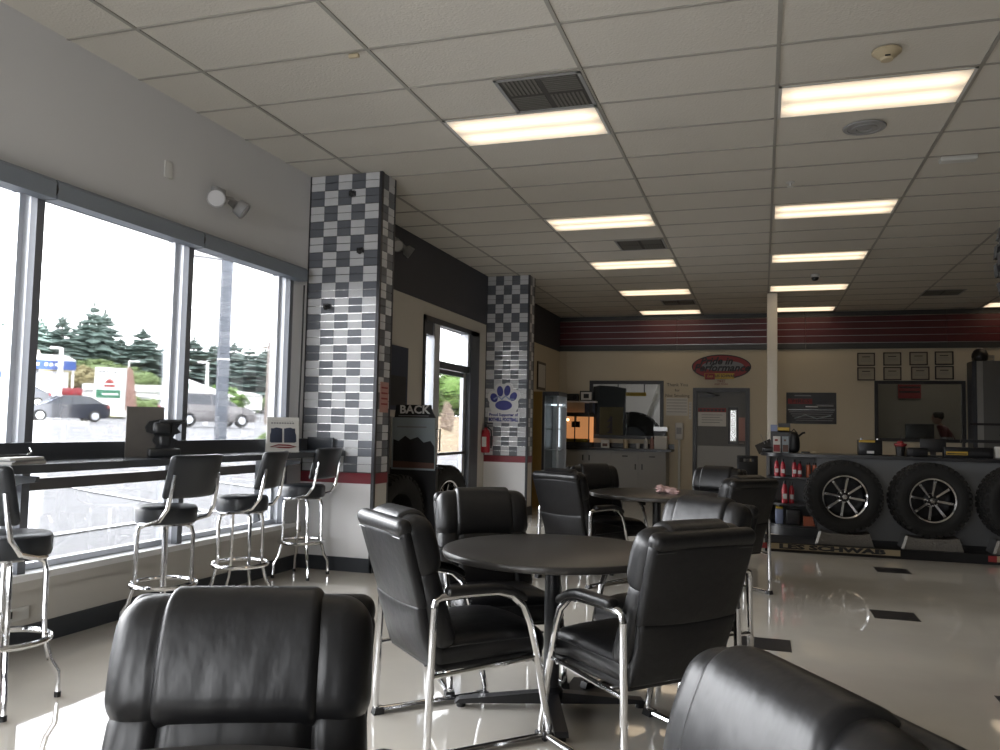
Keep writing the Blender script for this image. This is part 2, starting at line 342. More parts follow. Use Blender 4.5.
# ------------------------------------------------------------------ back wall
b = B()
MW = (-3.42, -1.90, 1.13, 2.32); OW = (2.01, 3.53, 1.20, 2.33); DW = (-1.32, -.23, 0, 2.18)
holes(b, 'y', BY, .14, WX-.2, RX, 0, H+.05, [MW, OW, DW], 'wall_cream'); struct(b, 'wall_back')
b = B()
zz = [2.93, 3.05, 3.19, 3.32, 3.45, 3.56, 3.66]
for k in range(6):
    c = 'dark_slat' if k in (0, 5) else 'red_slat'
    xx = WX
    while xx < RX:
        b.box(xx+.002, min(xx+2.44, RX)-.002, BY-.03, BY, zz[k]+.008, zz[k+1]-.004, c); xx += 2.44
    if 0 < k < 5: b.box(WX, RX, BY-.022, BY, zz[k]-.006, zz[k]+.008, 'steel')
struct(b, 'trim_3')
b = B().box(-1.5, RX, BY-.02, BY, 0, .11, 'baseboard'); struct(b, 'baseboard_back')
def frame(b, x0, x1, z0, z1, y, t, d, m):
    b.box(x0, x1, y-d, y, z1-t, z1, m).box(x0, x1, y-d, y, z0, z0+t, m).box(x0, x0+t, y-d, y, z0+t, z1-t, m).box(x1-t, x1, y-d, y, z0+t, z1-t, m)
b = B(); frame(b, *MW, BY+.03, .07, .07, 'frame_black'); w = struct(b, 'window_8'); B().box(MW[0]+.05, MW[1]-.05, BY+.0, BY+.006, MW[2]+.05, MW[3]-.05, 'pane').build('glass_pane', w, kind='structure')
b = B(); frame(b, *OW, BY+.03, .06, .07, 'frame_black'); w = struct(b, 'window_9'); B().box(OW[0]+.05, OW[1]-.05, BY+.0, BY+.006, OW[2]+.05, OW[3]-.05, 'pane').build('glass_pane', w, kind='structure')
b = B(); b.box(-1.32, -1.245, BY-.04, BY+.1, 0, 2.18, 'frame_black').box(-.305, -.23, BY-.04, BY+.1, 0, 2.18, 'frame_black').box(-1.245, -.305, BY-.04, BY+.1, 2.105, 2.18, 'frame_black')
d2 = struct(b, 'door_2')
b = B(); holes(b, 'y', BY+.02, .045, -1.245, -.305, .01, 2.105, [(-.60, -.49, 1.13, 1.74)], 'door_steel'); lf = b.build('door_leaf', d2)
B().box(-1.23, -.32, BY+.012, BY+.02, .12, 1.03, 'kick_steel').build('kick_plate', lf, label='brushed steel kick plate')
b = B(); frame(b, -.64, -.45, 1.08, 1.80, BY+.022, .035, .015, 'frame_black'); b.box(-.60, -.49, BY+.04, BY+.045, 1.1, 1.77, 'pane'); b.build('vision_window', lf)
b = B().box(-1.18, -.90, BY-.03, BY+.02, 2.0, 2.05, 'black_metal').tube([(-.95, BY-.02, 2.02), (-.8, BY-.08, 2.03), (-1.05, BY-.02, 2.09)], .01, 'black_metal'); b.build('door_closer', lf)
b = B().tube([(-.42, BY+.02, 1.10), (-.42, BY-.05, 1.10), (-.34, BY-.05, 1.10)], .012, 'steel'); b.build('door_handle', lf)
s = B().box(-1.22, -.68, BY+.006, BY+.019, 1.42, 1.78, 'paper').build('door_sign', **tg('pale notice with a red heading on the grey steel door', 'sign'))
b = B().box(-1.22, -.68, BY+.003, BY+.006, 1.70, 1.78, 'red_print')
for k in range(7): b.box(-1.19+k*.072, -1.19+k*.072+.05, BY+.001, BY+.003, 1.72, 1.76, 'black_print')
for k in range(4): b.box(-1.15, -.75-.05*(k % 2), BY+.003, BY+.006, 1.64-k*.05, 1.65-k*.05, 'grey_print')
b.build('print', s)
s = B().box(-.44, -.32, BY+.008, BY+.019, 1.14, 1.60, 'pink_paper').build('door_notice', **tg('small tan paper notice on the grey door right of its narrow window', 'notice'))

# right wall and the wall behind the viewer
b = B().box(RX, RX+.15, FY-.15, BY+.14, 0, H+.05, 'walnut'); struct(b, 'wall_right')
b = B(); holes(b, 'y', FY-.15, .15, WX-.2, RX, 0, H+.05, [(-3.0, -.6, .5, 2.6)], 'wall_grey'); struct(b, 'wall_front')
for k, (a, c) in enumerate(((-3.0, -.6),)):  # unseen window, added and sized for light from behind the viewer
    b = B(); frame(b, a, c, .5, 2.6, FY-.04, .06, .08, 'alu_grey'); b.box((a+c)/2-.03, (a+c)/2+.03, FY-.12, FY-.04, .56, 2.54, 'alu_grey')
    w = struct(b, 'window_%d' % (10+k)); B().box(a+.05, c-.05, FY-.09, FY-.084, .55, 2.55, 'glass').build('glass_pane', w, kind='structure')

# ------------------------------------------------------------------ service bay and office behind the back wall
b = B(); b.box(WX-.2, 1.2, BY+4.8, BY+4.9, 0, H, 'bay_wall').box(WX-.2, WX-.1, BY+.14, BY+4.8, 0, H, 'bay_wall').box(1.15, 1.25, BY+.14, BY+4.8, 0, H, 'bay_wall').box(WX-.2, 6.2, BY+.14, BY+4.9, H, H+.1, 'bay_wall').box(1.25, 6.2, BY+2.9, BY+3.0, 0, H, 'office_wall').box(6.1, 6.2, BY+.14, BY+2.9, 0, H, 'office_wall'); struct(b, 'wall_service_rooms')
b = B().box(WX-.2, 6.2, BY+.0, BY+4.9, -.15, 0, 'asphalt'); struct(b, 'floor_service_rooms')

def tire_mesh(R, W, rim=.235, tread=36, m='rubber'):
    """lathe about local Y at origin"""
    b = B(); X = T(rx=PI/2)
    h = W/2
    pr = [(rim, -h*.80), (rim+.03, -h*.97), (R*.72, -h*1.04), (R*.88, -h*1.0), (R*.965, -h*.86), (R-.010, -h*.7), (R-.010, h*.7), (R*.965, h*.86), (R*.88, h*1.0), (R*.72, h*1.04), (rim+.03, h*.97), (rim, h*.80), (rim, -h*.8)]
    b.lathe(pr, m, X, 48, cap=False)
    for k in range(tread):
        a = 2*PI*k/tread
        Y = Matrix.Rotation(a, 4, 'Y')
        for j, (y0, y1, sh) in enumerate(((-.92, -.5, 0), (-.42, -.04, .5), (.04, .42, 0), (.5, .92, .5))):
            Z = Y @ Matrix.Rotation(sh*2*PI/tread, 4, 'Y')
            w = PI*R/tread*.68
            if abs(y0) > .9 or abs(y1) > .9:
                s = -1 if y0 < 0 else 1
                b.box(-w, w, min(s*.5, s*.86)*h, max(s*.5, s*.86)*h, R-.02, R, m, Z); b.box(-w*.9, w*.9, min(s*.80, s*1.0)*h, max(s*.80, s*1.0)*h, R*.90, R*.975, m, Z)
            else: b.box(-w, w, y0*h, y1*h, R-.02, R, m, Z)
    return b
def rim_parts(parent, rim=.235, W=.26, spokes=8, y=-.10, mt='rim_chrome'):
    X = T(rx=PI/2)
    b = B(); b.lathe([(rim+.004, .13), (rim+.010, .115), (rim-.012, .105), (rim-.022, .06), (rim-.03, -.10), (rim-.045, -.10), (rim-.035, .05), (rim-.024, .10), (rim-.012, .125)], mt, X, 48, cap=False, close=True)
    b.lathe([(.001, -.06), (rim-.03, -.06), (rim-.03, -.08), (.001, -.08)], 'rim_dark', X, 32, cap=False)
    b.build('rim', parent)
    b = B()
    for k in range(spokes):
        R_ = Matrix.Rotation(2*PI*(k+.2)/spokes, 4, 'Y')
        b.add([(-.010, -.085, .05), (.010, -.085, .05), (.008, -.06, .05), (-.008, -.05, .05), (-.013, -.105, rim-.02), (.013, -.100, rim-.02), (.012, -.06, rim-.02), (-.012, -.06, rim-.02)],
              [(0, 1, 2, 3), (4, 7, 6, 5), (0, 4, 5, 1), (1, 5, 6, 2), (2, 6, 7, 3), (3, 7, 4, 0)], mt, R_)
        b.cb((0, -.11, rim-.035), (.018, .02, .016), mt, R_)
    b.lathe([(.001, .095), (.045, .092), (.072, .07), (.075, .03), (.001, .03)], 'rim_dark', X, 24, cap=False)
    b.build('spokes', parent)
    b = B(); b.lathe([(.001, .125), (.026, .122), (.034, .11), (.034, .08), (.001, .08)], mt, X, 20, cap=False); b.build('centre_cap', parent)
    b = B()
    for k in range(8):
        a = 2*PI*k/8; b.lathe([(.001, .128), (.009, .126), (.012, .07)], mt, T(.055*math.cos(a), 0, .055*math.sin(a)) @ X, 8)
    b.build('lug_nut', parent)

# bay contents
t = thing('truck_tire', 'big dark tire seen through the black-framed window at the back left', 'tire', (-2.62, BY+.75, .62)); o = tire_mesh(.62, .36, .3, 30).build('tread', t); t.location.z = 1.08; B().lathe([(.001, -.1), (.31, -.1), (.31, .1), (.001, .1)], 'rim_dark', T(rx=PI/2), 32, cap=False).build('rim', t)
b = B().box(-3.6, -2.2, BY+.5, BY+1.1, .40, .45, 'black_metal').box(-3.55, -3.5, BY+.5, BY+1.1, 0, .4, 'black_metal').box(-2.3, -2.25, BY+.5, BY+1.1, 0, .4, 'black_metal'); b.build('tire_rack', **tg('low black rack under the big tire behind the back left window', 'rack'))
b = B().prism([(-3.5, 1.2), (-2.75, 1.2), (-2.72, 2.18), (-2.95, 2.22), (-3.25, 2.24), (-3.5, 2.2)], 'y', BY+.30, BY+.42, 'frame_black').box(-3.5, -3.45, BY+.3, BY+.42, 0, 1.2, 'frame_black').box(-2.8, -2.75, BY+.3, BY+.42, 0, 1.2, 'frame_black'); b.build('board', **tg('tall black board standing just behind the back left window', 'board'))
s = B().box(-3.25, -2.76, BY+.22, BY+.25, 1.0, 1.78, 'tan_card').build('cardboard_sign', **tg('tan card with blue sideways lettering in the back left window', 'sign')); s2 = B()
for k in range(9): s2.tube([(-3.08+.03*(k % 3), BY+.212, 1.24+k*.04), (-3.02+.02*(k % 2), BY+.212, 1.26+k*.04), (-2.98, BY+.212, 1.245+k*.04)], .008, 'blue_print', n=5)
s2.build('lettering', s)
b = B().box(-3.25, -2.76, BY+.19, BY+.30, .96, 1.0, 'black_metal').box(-3.0, -2.98, BY+.2, BY+.3, 0, .97, 'black_metal'); b.build('sign_stand', **tg('thin black stand carrying the tan card in the back left window', 'stand'))
b = B().tube([(-2.05, BY+1.8, 3.4), (-2.1, BY+1.7, 2.5), (-2.25, BY+1.6, 2.0), (-2.45, BY+1.5, 1.4), (-2.5, BY+1.5, .3)], .07, 'white_plastic'); b.build('air_hose', **tg('thick pale hose hanging in the service bay behind the back left window', 'hose'))
b = B().rb((-1.95, BY+1.55, .63), (.5, .5, 1.25), .03, 'blue_pale').box(-2.15, -1.75, BY+1.27, BY+1.30, 1.0, 1.04, 'steel'); b.build('tool_cabinet', **tg('blue-grey tool cabinet at the right side of the back left window', 'cabinet'))
b = B().box(-3.0, -2.3, BY+.35, BY+.37, 2.02, 2.10, 'yellow_print').box(-2.35, -2.33, BY+.35, BY+.37, 2.1, H, 'black_metal').box(-2.9, -2.88, BY+.35, BY+.37, 2.1, H, 'black_metal'); b.build('hanging_sign', **tg('narrow dull yellow sign hanging behind the back left window', 'sign'))

# office contents
t = thing('computer_monitor', 'dark computer monitor seen through the office window on the right', 'monitor', (2.86, BY+.55, 1.02)); b = B().rb((0, 0, .36), (.50, .04, .32), .01, 'screen').build('screen', t); B().box(-.03, .03, 0, .03, 0, .25, 'black_plastic').box(-.12, .12, -.08, .08, 0, .015, 'black_plastic').build('stand', t)
b = B().box(2.1, 4.2, BY+.25, BY+.95, .97, 1.02, 'frame_brown').box(2.12, 2.17, BY+.3, BY+.9, 0, .97, 'frame_brown').box(4.1, 4.15, BY+.3, BY+.9, 0, .97, 'frame_brown').box(3.0, 3.05, BY+.3, BY+.9, 0, .97, 'frame_brown'); b.build('office_desk', **tg('dark high desk behind the office window', 'desk'))
s = B().box(2.83, 3.28, BY+2.86, BY+2.9, 2.12, 2.42, 'red_print').build('office_sign', **tg('red and dark sign on the far office wall', 'sign')); B().box(2.85, 3.26, BY+2.855, BY+2.86, 2.24, 2.28, 'black_print').box(2.85, 3.26, BY+2.855, BY+2.86, 2.34, 2.38, 'black_print').build('print', s)
# person leaning at the desk
def person():
    t = thing('person', 'person in dark red and white clothes leaning at a desk in the office window', 'person', (3.46, BY+1.25, 0))
    J = {'pel': ((.10, .0, .98), .15), 'w': ((.06, -.04, 1.12), .135), 'ch': ((-.04, -.10, 1.34), .16), 'nk0': ((-.14, -.16, 1.50), .07), 'nk': ((-.18, -.19, 1.56), .055),
         'sl': ((-.10, -.30, 1.42), .07), 'el': ((-.12, -.40, 1.20), .045), 'hl': ((-.32, -.44, 1.08), .03), 'sr': ((-.02, .10, 1.42), .07), 'er': ((-.04, .16, 1.18), .045), 'hr': ((-.25, -.02, 1.08), .03),
         'kl': ((.08, -.12, .50), .075), 'al': ((.10, -.13, .09), .045), 'tl': ((-.06, -.14, .04), .035), 'kr': ((.12, .12, .50), .075), 'ar': ((.16, .12, .09), .045), 'tr': ((0, .12, .04), .035)}
    E = [('pel', 'w'), ('w', 'ch'), ('ch', 'nk0'), ('nk0', 'nk'), ('ch', 'sl'), ('sl', 'el'), ('el', 'hl'), ('ch', 'sr'), ('sr', 'er'), ('er', 'hr'), ('pel', 'kl'), ('kl', 'al'), ('al', 'tl'), ('pel', 'kr'), ('kr', 'ar'), ('ar', 'tr')]
    ks = list(J)
    hd = []
    me = bpy.data.meshes.new('body'); me.from_pydata([J[k][0] for k in ks], [(ks.index(a), ks.index(c)) for a, c in E], [])
    o = bpy.data.objects.new('body', me); C.objects.link(o); md = o.modifiers.new('s', 'SKIN'); o.modifiers.new('u', 'SUBSURF').levels = 2; o.modifiers['u'].render_levels = 2
    for i, k in enumerate(ks): me.skin_vertices[0].data[i].radius = (J[k][1], J[k][1])
    me.skin_vertices[0].data[0].use_root = True
    bpy.context.view_layer.update(); m2 = bpy.data.meshes.new_from_object(o.evaluated_get(bpy.context.evaluated_depsgraph_get())); bpy.data.objects.remove(o)
    hb = B().rb((-.21, -.21, 1.66), (.17, .15, .23), .075, 'skin'); hb.rb((-.305, -.215, 1.655), (.03, .025, .04), .01, 'skin'); hb.rb((-.21, -.135, 1.66), (.03, .015, .05), .006, 'skin'); hb.rb((-.21, -.285, 1.66), (.03, .015, .05), .006, 'skin')
    hb.rb((-.293, -.245, 1.68), (.012, .025, .01), .004, 'hair'); hb.rb((-.293, -.18, 1.68), (.012, .025, .01), .004, 'hair'); hb.rb((-.293, -.21, 1.605), (.01, .045, .01), .004, 'cloth_red')
    for hx, hy, hz in ((-.34, -.44, 1.07), (-.27, -.02, 1.07)):
        hb.rb((hx-.03, hy, hz), (.09, .07, .03), .012, 'skin')
        for q in range(4): hb.tube([(hx-.07, hy-.027+q*.018, hz), (hx-.11-.008*(q in (1, 2)), hy-.03+q*.02, hz-.004), (hx-.135-.01*(q in (1, 2)), hy-.03+q*.02, hz-.018)], .0075, 'skin', n=6)
        hb.tube([(hx-.01, hy+.03, hz), (hx-.05, hy+.06, hz), (hx-.08, hy+.065, hz-.01)], .009, 'skin', n=6)
    hb.v = list(hb.v); base = len(hb.v)
    for v in m2.vertices: hb.v.append(tuple(v.co))
    i0, i1, i2, i3 = hb.mi('cloth_red'), hb.mi('trousers'), hb.mi('cloth_white'), hb.mi('skin')
    for p in m2.polygons:
        c = sum((m2.vertices[i].co for i in p.vertices), V())/len(p.vertices)
        hb.f.append([base+i for i in p.vertices]); hb.m.append(i1 if c.z < 1.0 and c.x > -.15 else i3 if c.z > 1.52 else i3 if c.x < -.22 else i2 if (c.z < 1.3 and c.x < .1) else i0)
    hb.build('body', t)
    B().rb((-.185, -.21, 1.715), (.20, .18, .16), .07, 'hair').build('hair', t)
person()

# ------------------------------------------------------------------ ceiling fittings
nm = {(1, 3): 'lit ceiling panel nearest the viewer in the left row, beside a dark vent', (3, 3): 'largest lit ceiling panel, nearest the viewer in the right row',
      (1, 8): 'second lit ceiling panel of the left row counted from the viewer', (3, 8): 'second lit ceiling panel of the right row counted from the viewer',
      (1, 12): 'third lit ceiling panel of the left row, middle of the row', (3, 12): 'third lit ceiling panel of the right row, middle of the row',
      (1, 16): 'fourth lit ceiling panel of the left row, last but one before the red wall band', (3, 16): 'fourth lit ceiling panel of the right row, behind the dark dome camera',
      (1, 20): 'farthest lit ceiling panel of the left row, next to the red wall band', (3, 20): 'farthest lit ceiling panel of the right row, behind the white post', (6, 20): 'lit ceiling panel at the far right edge beside the hanging tire', (5, 3): 'lit panel', (5, 8): 'lit panel', (5, 12): 'lit', (1, -2): 'l', (3, -2): 'l', (6, 12): 'l', (6, 6): 'l'}
def ceiling_light(i, j, label):
    t = thing('ceiling_light', label, 'ceiling light', (X0+1.2192*(i+.5), Y0+.6096*(j+.5), H-.004), 0, 'recessed fluorescent ceiling panels')
    b = B(); w, d = .598, .293
    for s in (-1, 1): b.box(-w, w, min(s*d, s*(d-.022)), max(s*d, s*(d-.022)), -.006, .0, 'white_plastic').box(min(s*w, s*(w-.022)), max(s*w, s*(w-.022)), -d, d, -.006, .0, 'white_plastic')
    b.build('frame', t)
    B().box(-w+.022, w-.022, -d+.022, d-.022, -.004, -.001, 'lamp').build('diffuser', t)
    return t
for (i, j) in ((1, 3), (3, 3), (1, 8), (3, 8), (1, 12), (3, 12), (1, 16), (3, 16), (1, 20), (3, 20), (6, 20)): ceiling_light(i, j, nm[(i, j)])
for (i, j, w) in ((1, -2, 'one row behind the viewer in the left row'), (3, -2, 'one row behind the viewer in the right row'), (6, 4, 'outside the picture on the right, beside the near row')): ceiling_light(i, j, 'lit ceiling panel '+w)
def vent(x, y, label):
    t = thing('ceiling_vent', label, 'ceiling vent', (x, y, H-.004), 0, 'square dark vents in the ceiling')
    b = B()
    for s in (-1, 1): b.box(-.30, .30, min(s*.29, s*.265), max(s*.29, s*.265), -.006, 0, 'grey_plastic').box(min(s*.30, s*.275), max(s*.30, s*.275), -.29, .29, -.006, 0, 'grey_plastic')
    b.box(-.28, .28, -.27, .27, -.001, 0, 'vent_back'); b.build('frame', t)
    b = B()
    for k in range(8):
        for (sx, sy, ax) in ((-1, -1, 0), (1, -1, 1), (1, 1, 0), (-1, 1, 1)):
            u = .03+k*.03
            if ax: b.box(sx*.02, sx*.26, sy*u-.009, sy*u+.009, -.005, -.002, 'louvre_grey') if sx > 0 else b.box(-.26, -.02, sy*u-.009, sy*u+.009, -.005, -.002, 'louvre_grey')
            else: b.box(sx*u-.009, sx*u+.009, min(sy*.02, sy*.26), max(sy*.02, sy*.26), -.005, -.002, 'louvre_grey')
    b.build('louvre', t)
vent(-1.43, 5.39, 'large dark square ceiling vent touching the nearest left light panel'); vent(-1.45, 10.25, 'dark ceiling vent in the middle distance between left light panels'); vent(-1.45, 15.1, 'small far ceiling vent before the last left light panel'); vent(2.8, 14.8, 'far dark ceiling vent at the right, near the red band')
b = B(); b.lathe([(.085, 0), (.085, -.012), (.07, -.02), (.06, -.035), (.04, -.045), (.035, -.06), (.02, -.064), (.001, -.064)], 'cream_plastic', n=24); b.cb((0, -.045, -.045), (.03, .006, .008), 'black_plastic'); b.build('smoke_detector', loc=(.72, 5.31, H-.004), **tg('round cream smoke detector on the ceiling beside the largest light panel', 'smoke detector'))
b = B(); b.lathe([(.155, 0), (.15, -.010), (.12, -.012), (.118, -.006), (.09, -.006), (.088, -.014), (.06, -.014), (.055, -.006), (.03, -.008), (.001, -.01)], 'grey_plastic', n=32); b.build('ceiling_speaker', loc=(.74, 6.63, H-.004), **tg('round grey speaker grille flush in the ceiling behind the largest light panel', 'speaker'))
b = B(); b.lathe([(.04, 0), (.04, -.006), (.012, -.01), (.012, -.035), (.03, -.04), (.03, -.043), (.001, -.043)], 'white_plastic', n=16); b.build('sprinkler_head', loc=(.25, 7.95, H-.004), **tg('small white sprinkler head in the ceiling near the second right light panel', 'sprinkler'))
b = B(); b.rb((0, 0, -.02), (.28, .10, .04), .012, 'white_plastic'); b.build('ceiling_sensor', loc=(1.56, 7.54, H-.004), **tg('flat white box on the ceiling at the right edge', 'sensor'))
t = thing('dome_camera', 'small dark dome camera on a white base between the far right light panels', 'security camera', (.74, 12.75, H-.004)); B().lathe([(.065, 0), (.065, -.04), (.055, -.045), (.001, -.045)], 'white_plastic').build('base', t); B().lathe([(.052, -.045), (.05, -.07), (.035, -.09), (.001, -.098)], 'black_plastic').build('dome', t)
b = B(); b.rb((0, 0, -.012), (.07, .025, .024), .005, 'cream_plastic'); b.build('ceiling_clip', loc=(-2.45, 4.49, H-.004), **tg('tiny yellowish clip on the ceiling grid at the top left', 'clip'))

def spot_pair(y, z, label, rz=0):
    t = thing('wall_floodlight', label, 'emergency light', (WX, y, z))
    B().rb((.03, 0, .03), (.06, .12, .12), .012, 'grey_plastic').build('mount', t)
    for (dy, a, tl) in ((-.12, -.9, .75), (.15, .5, 1.2)):
        X = T(.10, dy, -.02) @ Matrix.Rotation(a, 4, 'Z') @ Matrix.Rotation(PI/2+tl*.5, 4, 'Y')
        h = B().lathe([(.03, -.07), (.035, -.02), (.062, .0), (.068, .06), (.070, .075), (.062, .075), (.060, .066)], 'grey_plastic', X, 24, cap=False).tube([(.05, dy*.3, .03), (.08, dy*.7, .03), (.10, dy, -.01)], .014, 'grey_plastic').build('lamp_head', t)
        B().lathe([(.060, .066), (.001, .070)], 'lens', X, 24, cap=True).build('lens', h)
spot_pair(5.32, 3.06, 'grey twin-head emergency light on the white wall above the window'); spot_pair(8.55, 3.40, 'dim twin-head emergency light on the dark wall behind the near column')
b = B().rb((.005, 0, 0), (.01, .08, .12), .004, 'white_plastic'); b.build('wall_plate', loc=(WX+.001, 4.78, 3.13), **tg('blank white wall plate high on the wall left of the twin light', 'wall plate'))
t = thing('wall_outlet', 'white double outlet with a dark plug on the low wall behind the leftmost stool', 'outlet', (WX+.002, 3.73, .20)); B().rb((.004, 0, 0), (.008, .12, .075), .003, 'white_plastic').build('plate', t)
b = B().cb((.018, -.10, .01), (.03, .05, .04), 'black_plastic').tube([(.02, -.12, .0), (.03, -.25, -.03), (.03, -.4, -.02), (.03, -.6, -.06), (.03, -.8, -.07)], .006, 'black_plastic'); b.build('plug', t)

# ------------------------------------------------------------------ window bar
BX = -3.62
b = B()
b.box(WX+.075, BX, FY+.5, 6.705, 1.045, 1.085, 'bar_top'); b.box(BX-.004, BX+.004, FY+.5, 6.705, 1.04, 1.083, 'bar_dark')
bar = b.build('window_bar', **tg('long dark laminate bar counter running under the front window', 'bar counter'))
b = B().box(WX+.005, WX+.075, FY+.5, 6.705, 1.02, 1.185, 'bar_dark'); b.box(WX+.075, BX-.12, 6.69, 6.705, 1.085, 1.2, 'bar_top'); b.box(BX-.13, BX-.115, 6.68, 6.705, 1.085, 1.2, 'bar_dark'); b.build('back_board', bar, label='raised dark board along the window side')
def bracket(y):
    pts = [(WX+.005, 1.02), (BX-.02, 1.02), (BX-.03, .99)]
    for k in range(9):
        a = k/8; pts.append((WX+.40-.36*math.sin(a*PI/2)*1.0, .985-.40*(1-math.cos(a*PI/2))))
    pts += [(WX+.06, .50), (WX+.005, .48)]
    b = B().prism(pts, 'y', y-.012, y+.012, 'bar_dark'); b.cyl((WX+.13, y-.014, .93), (WX+.13, y+.014, .93), .028, 'sill_white', n=20).cyl((WX+.20, y-.014, .965), (WX+.20, y+.014, .965), .016, 'sill_white', n=16); return b
for y in (3.40, .8, 6.0): bracket(y).build('bracket', bar)

def stool_proto():
    t = thing('bar_stool', '', 'bar stool')
    b = B(); b.lathe([(.001, .685), (.175, .685), (.183, .692), (.187, .71), (.188, .765), (.185, .780), (.172, .790), (.10, .797), (.001, .799)], 'vinyl', n=40); b.build('seat', t)
    B().lathe([(.10, .672), (.17, .675), (.17, .69), (.10, .69)], 'chrome', n=32, cap=True).build('seat_ring', t)
    # backrest: curved padded panel behind (local +y is the sitter's back)
    def bend(p, q): return (p.x, p.y - .045*q.x**2 + .035*q.z, p.z)
    b = B(); b.rb((0, .255, .985), (.41, .05, .27), .024, 'vinyl', fn=bend, sub=6); b.build('backrest', t)
    for s in (-1, 1): B().tube([(s*.12, -.06, .682), (s*.185, -.02, .684), (s*.20, .06, .692), (s*.20, .16, .72), (s*.19, .21, .79), (s*.185, .235, .92), (s*.18, .245, 1.0)], .0125, 'chrome', n=8).build('back_support', t)
    for k in range(4):
        a = PI/4+k*PI/2; c, s = math.cos(a), math.sin(a)
        P = [(.07, .672), (.12, .668), (.155, .650), (.165, .60), (.165, .42), (.170, .30), (.20, .18), (.235, .12), (.24, .02)]
        l = B().tube([(r*c, r*s, z) for r, z in P], .0130, 'chrome').build('leg', t)
        B().cyl((.24*c, .24*s, 0), (.24*c, .24*s, .025), .015, 'black_plastic').build('foot_cap', l)
    B().tube([(.195*math.cos(2*PI*k/36), .195*math.sin(2*PI*k/36),   .30) for k in range(36)], .0145, 'chrome', close=True).build('foot_ring', t)
    return t
st = stool_proto()
SG = 'chrome bar stools at the window bar'
sl = [((-3.36, 2.99), -172, 'black and chrome bar stool cut off by the left picture edge'), ((-3.61, 4.36), -97, 'bar stool second from the left, below the carved black ornament'),
      ((-3.62, 5.17), -78, 'bar stool third from the left, its padded back turned sideways'), ((-3.83, 6.36), -90, 'bar stool farthest right, against the white base of the near checkered column')]
for k, ((x, y), a, l) in enumerate(sl):
    if k == 0: st.location = (x, y, 0); st.rotation_euler.z = math.radians(a); st['label'] = l; st['group'] = SG
    else: dup(st, (x, y, 0), math.radians(a), l, SG)

# items on the bar
t = thing('tent_card', 'white upright card printed with two black pads at the column end of the bar', 'display card', (-3.84, 6.03, 1.085), math.radians(48))
X = T(rx=-.12); B().box(-.135, .135, -.004, .004, 0, .29, 'paper', X).box(-.135, .135, .05, .056, 0, .27, 'paper', T(rx=.1)).box(-.135, .135, -.02, .06, 0, .004, 'paper').build('card', t)
b = B()
for s in (-1, 1): b.rb((s*.055, -.006, .135), (.095, .004, .12), .0019, 'navy', X)
for s in (-1, 1): b.prism([(s*.012, .18), (s*.02, .197), (s*.06, .203), (s*.095, .19), (s*.11, .14), (s*.112, .08), (s*.01, .08)], 'y', -.0075, -.0045, 'navy', X)
for k, (z, w) in enumerate(((.262, .09), (.240, .10))):
    for q in range(9): b.box(-w+q*2*w/9, -w+q*2*w/9+.014, -.0065, -.0045, z-.006, z+.006, 'grey_print', X)
b.tube([(-.11, -.006, .04), (-.04, -.006, .056), (.05, -.006, .052), (.11, -.006, .04), (.05, -.006, .034), (-.03, -.006, .036)], .006, 'red_print', X, n=5, close=True); b.build('print', t)
t = thing('wooden_board', 'upright grey-brown wooden panel on the bar behind the black ornament', 'panel', (-3.86, 4.42, 1.085), math.radians(50))
B().box(-.115, .115, -.008, .008, 0, .33, 'walnut').box(-.08, .08, 0, .09, 0, .01, 'walnut').build('board', t)
t = thing('ornament', 'jagged black cast ornament on a base in front of the wooden panel on the bar', 'ornament', (-3.77, 4.50, 1.085), math.radians(48))
b = B().rb((0, 0, .03), (.20, .10, .06), .015, 'carved'); b.build('base', t)
b = B().prism([(-.06, .05), (.06, .05), (.055, .09), (.085, .11), (.05, .13), (.06, .15), (.10, .165), (.075, .19), (.09, .215), (.125, .24), (.12, .25), (-.04, .25), (-.10, .235), (-.12, .20), (-.11, .165), (-.06, .15), (-.075, .11), (-.05, .08)], 'y', -.03, .03, 'carved')
b.rb((-.02, -.02, .19), (.12, .09, .09), .03, 'carved').rb((.0, .0, .11), (.09, .08, .10), .03, 'carved').rb((.03, -.01, .235), (.14, .10, .02), .009, 'carved'); b.build('casting', t)
t = thing('flyer_stack', 'low stack of white leaflets with a pen at the left end of the bar', 'leaflets', (-3.80, 3.38, 1.085), math.radians(10)); B().box(-.10, .10, -.13, .13, 0, .012, 'paper').box(-.09, .10, -.12, .125, .012, .022, 'grey_plastic', T(rz=.05)).box(-.10, .09, -.12, .12, .022, .034, 'paper', T(rz=-.04)).build('paper_stack', t)
B().tube([(-.02, -.1, .040), (.03, .06, .043)], .006, 'black_plastic').tube([(.03, .06, .043), (.04, .09, .06), (.02, .1, .08)], .004, 'chrome').build('pen', t)

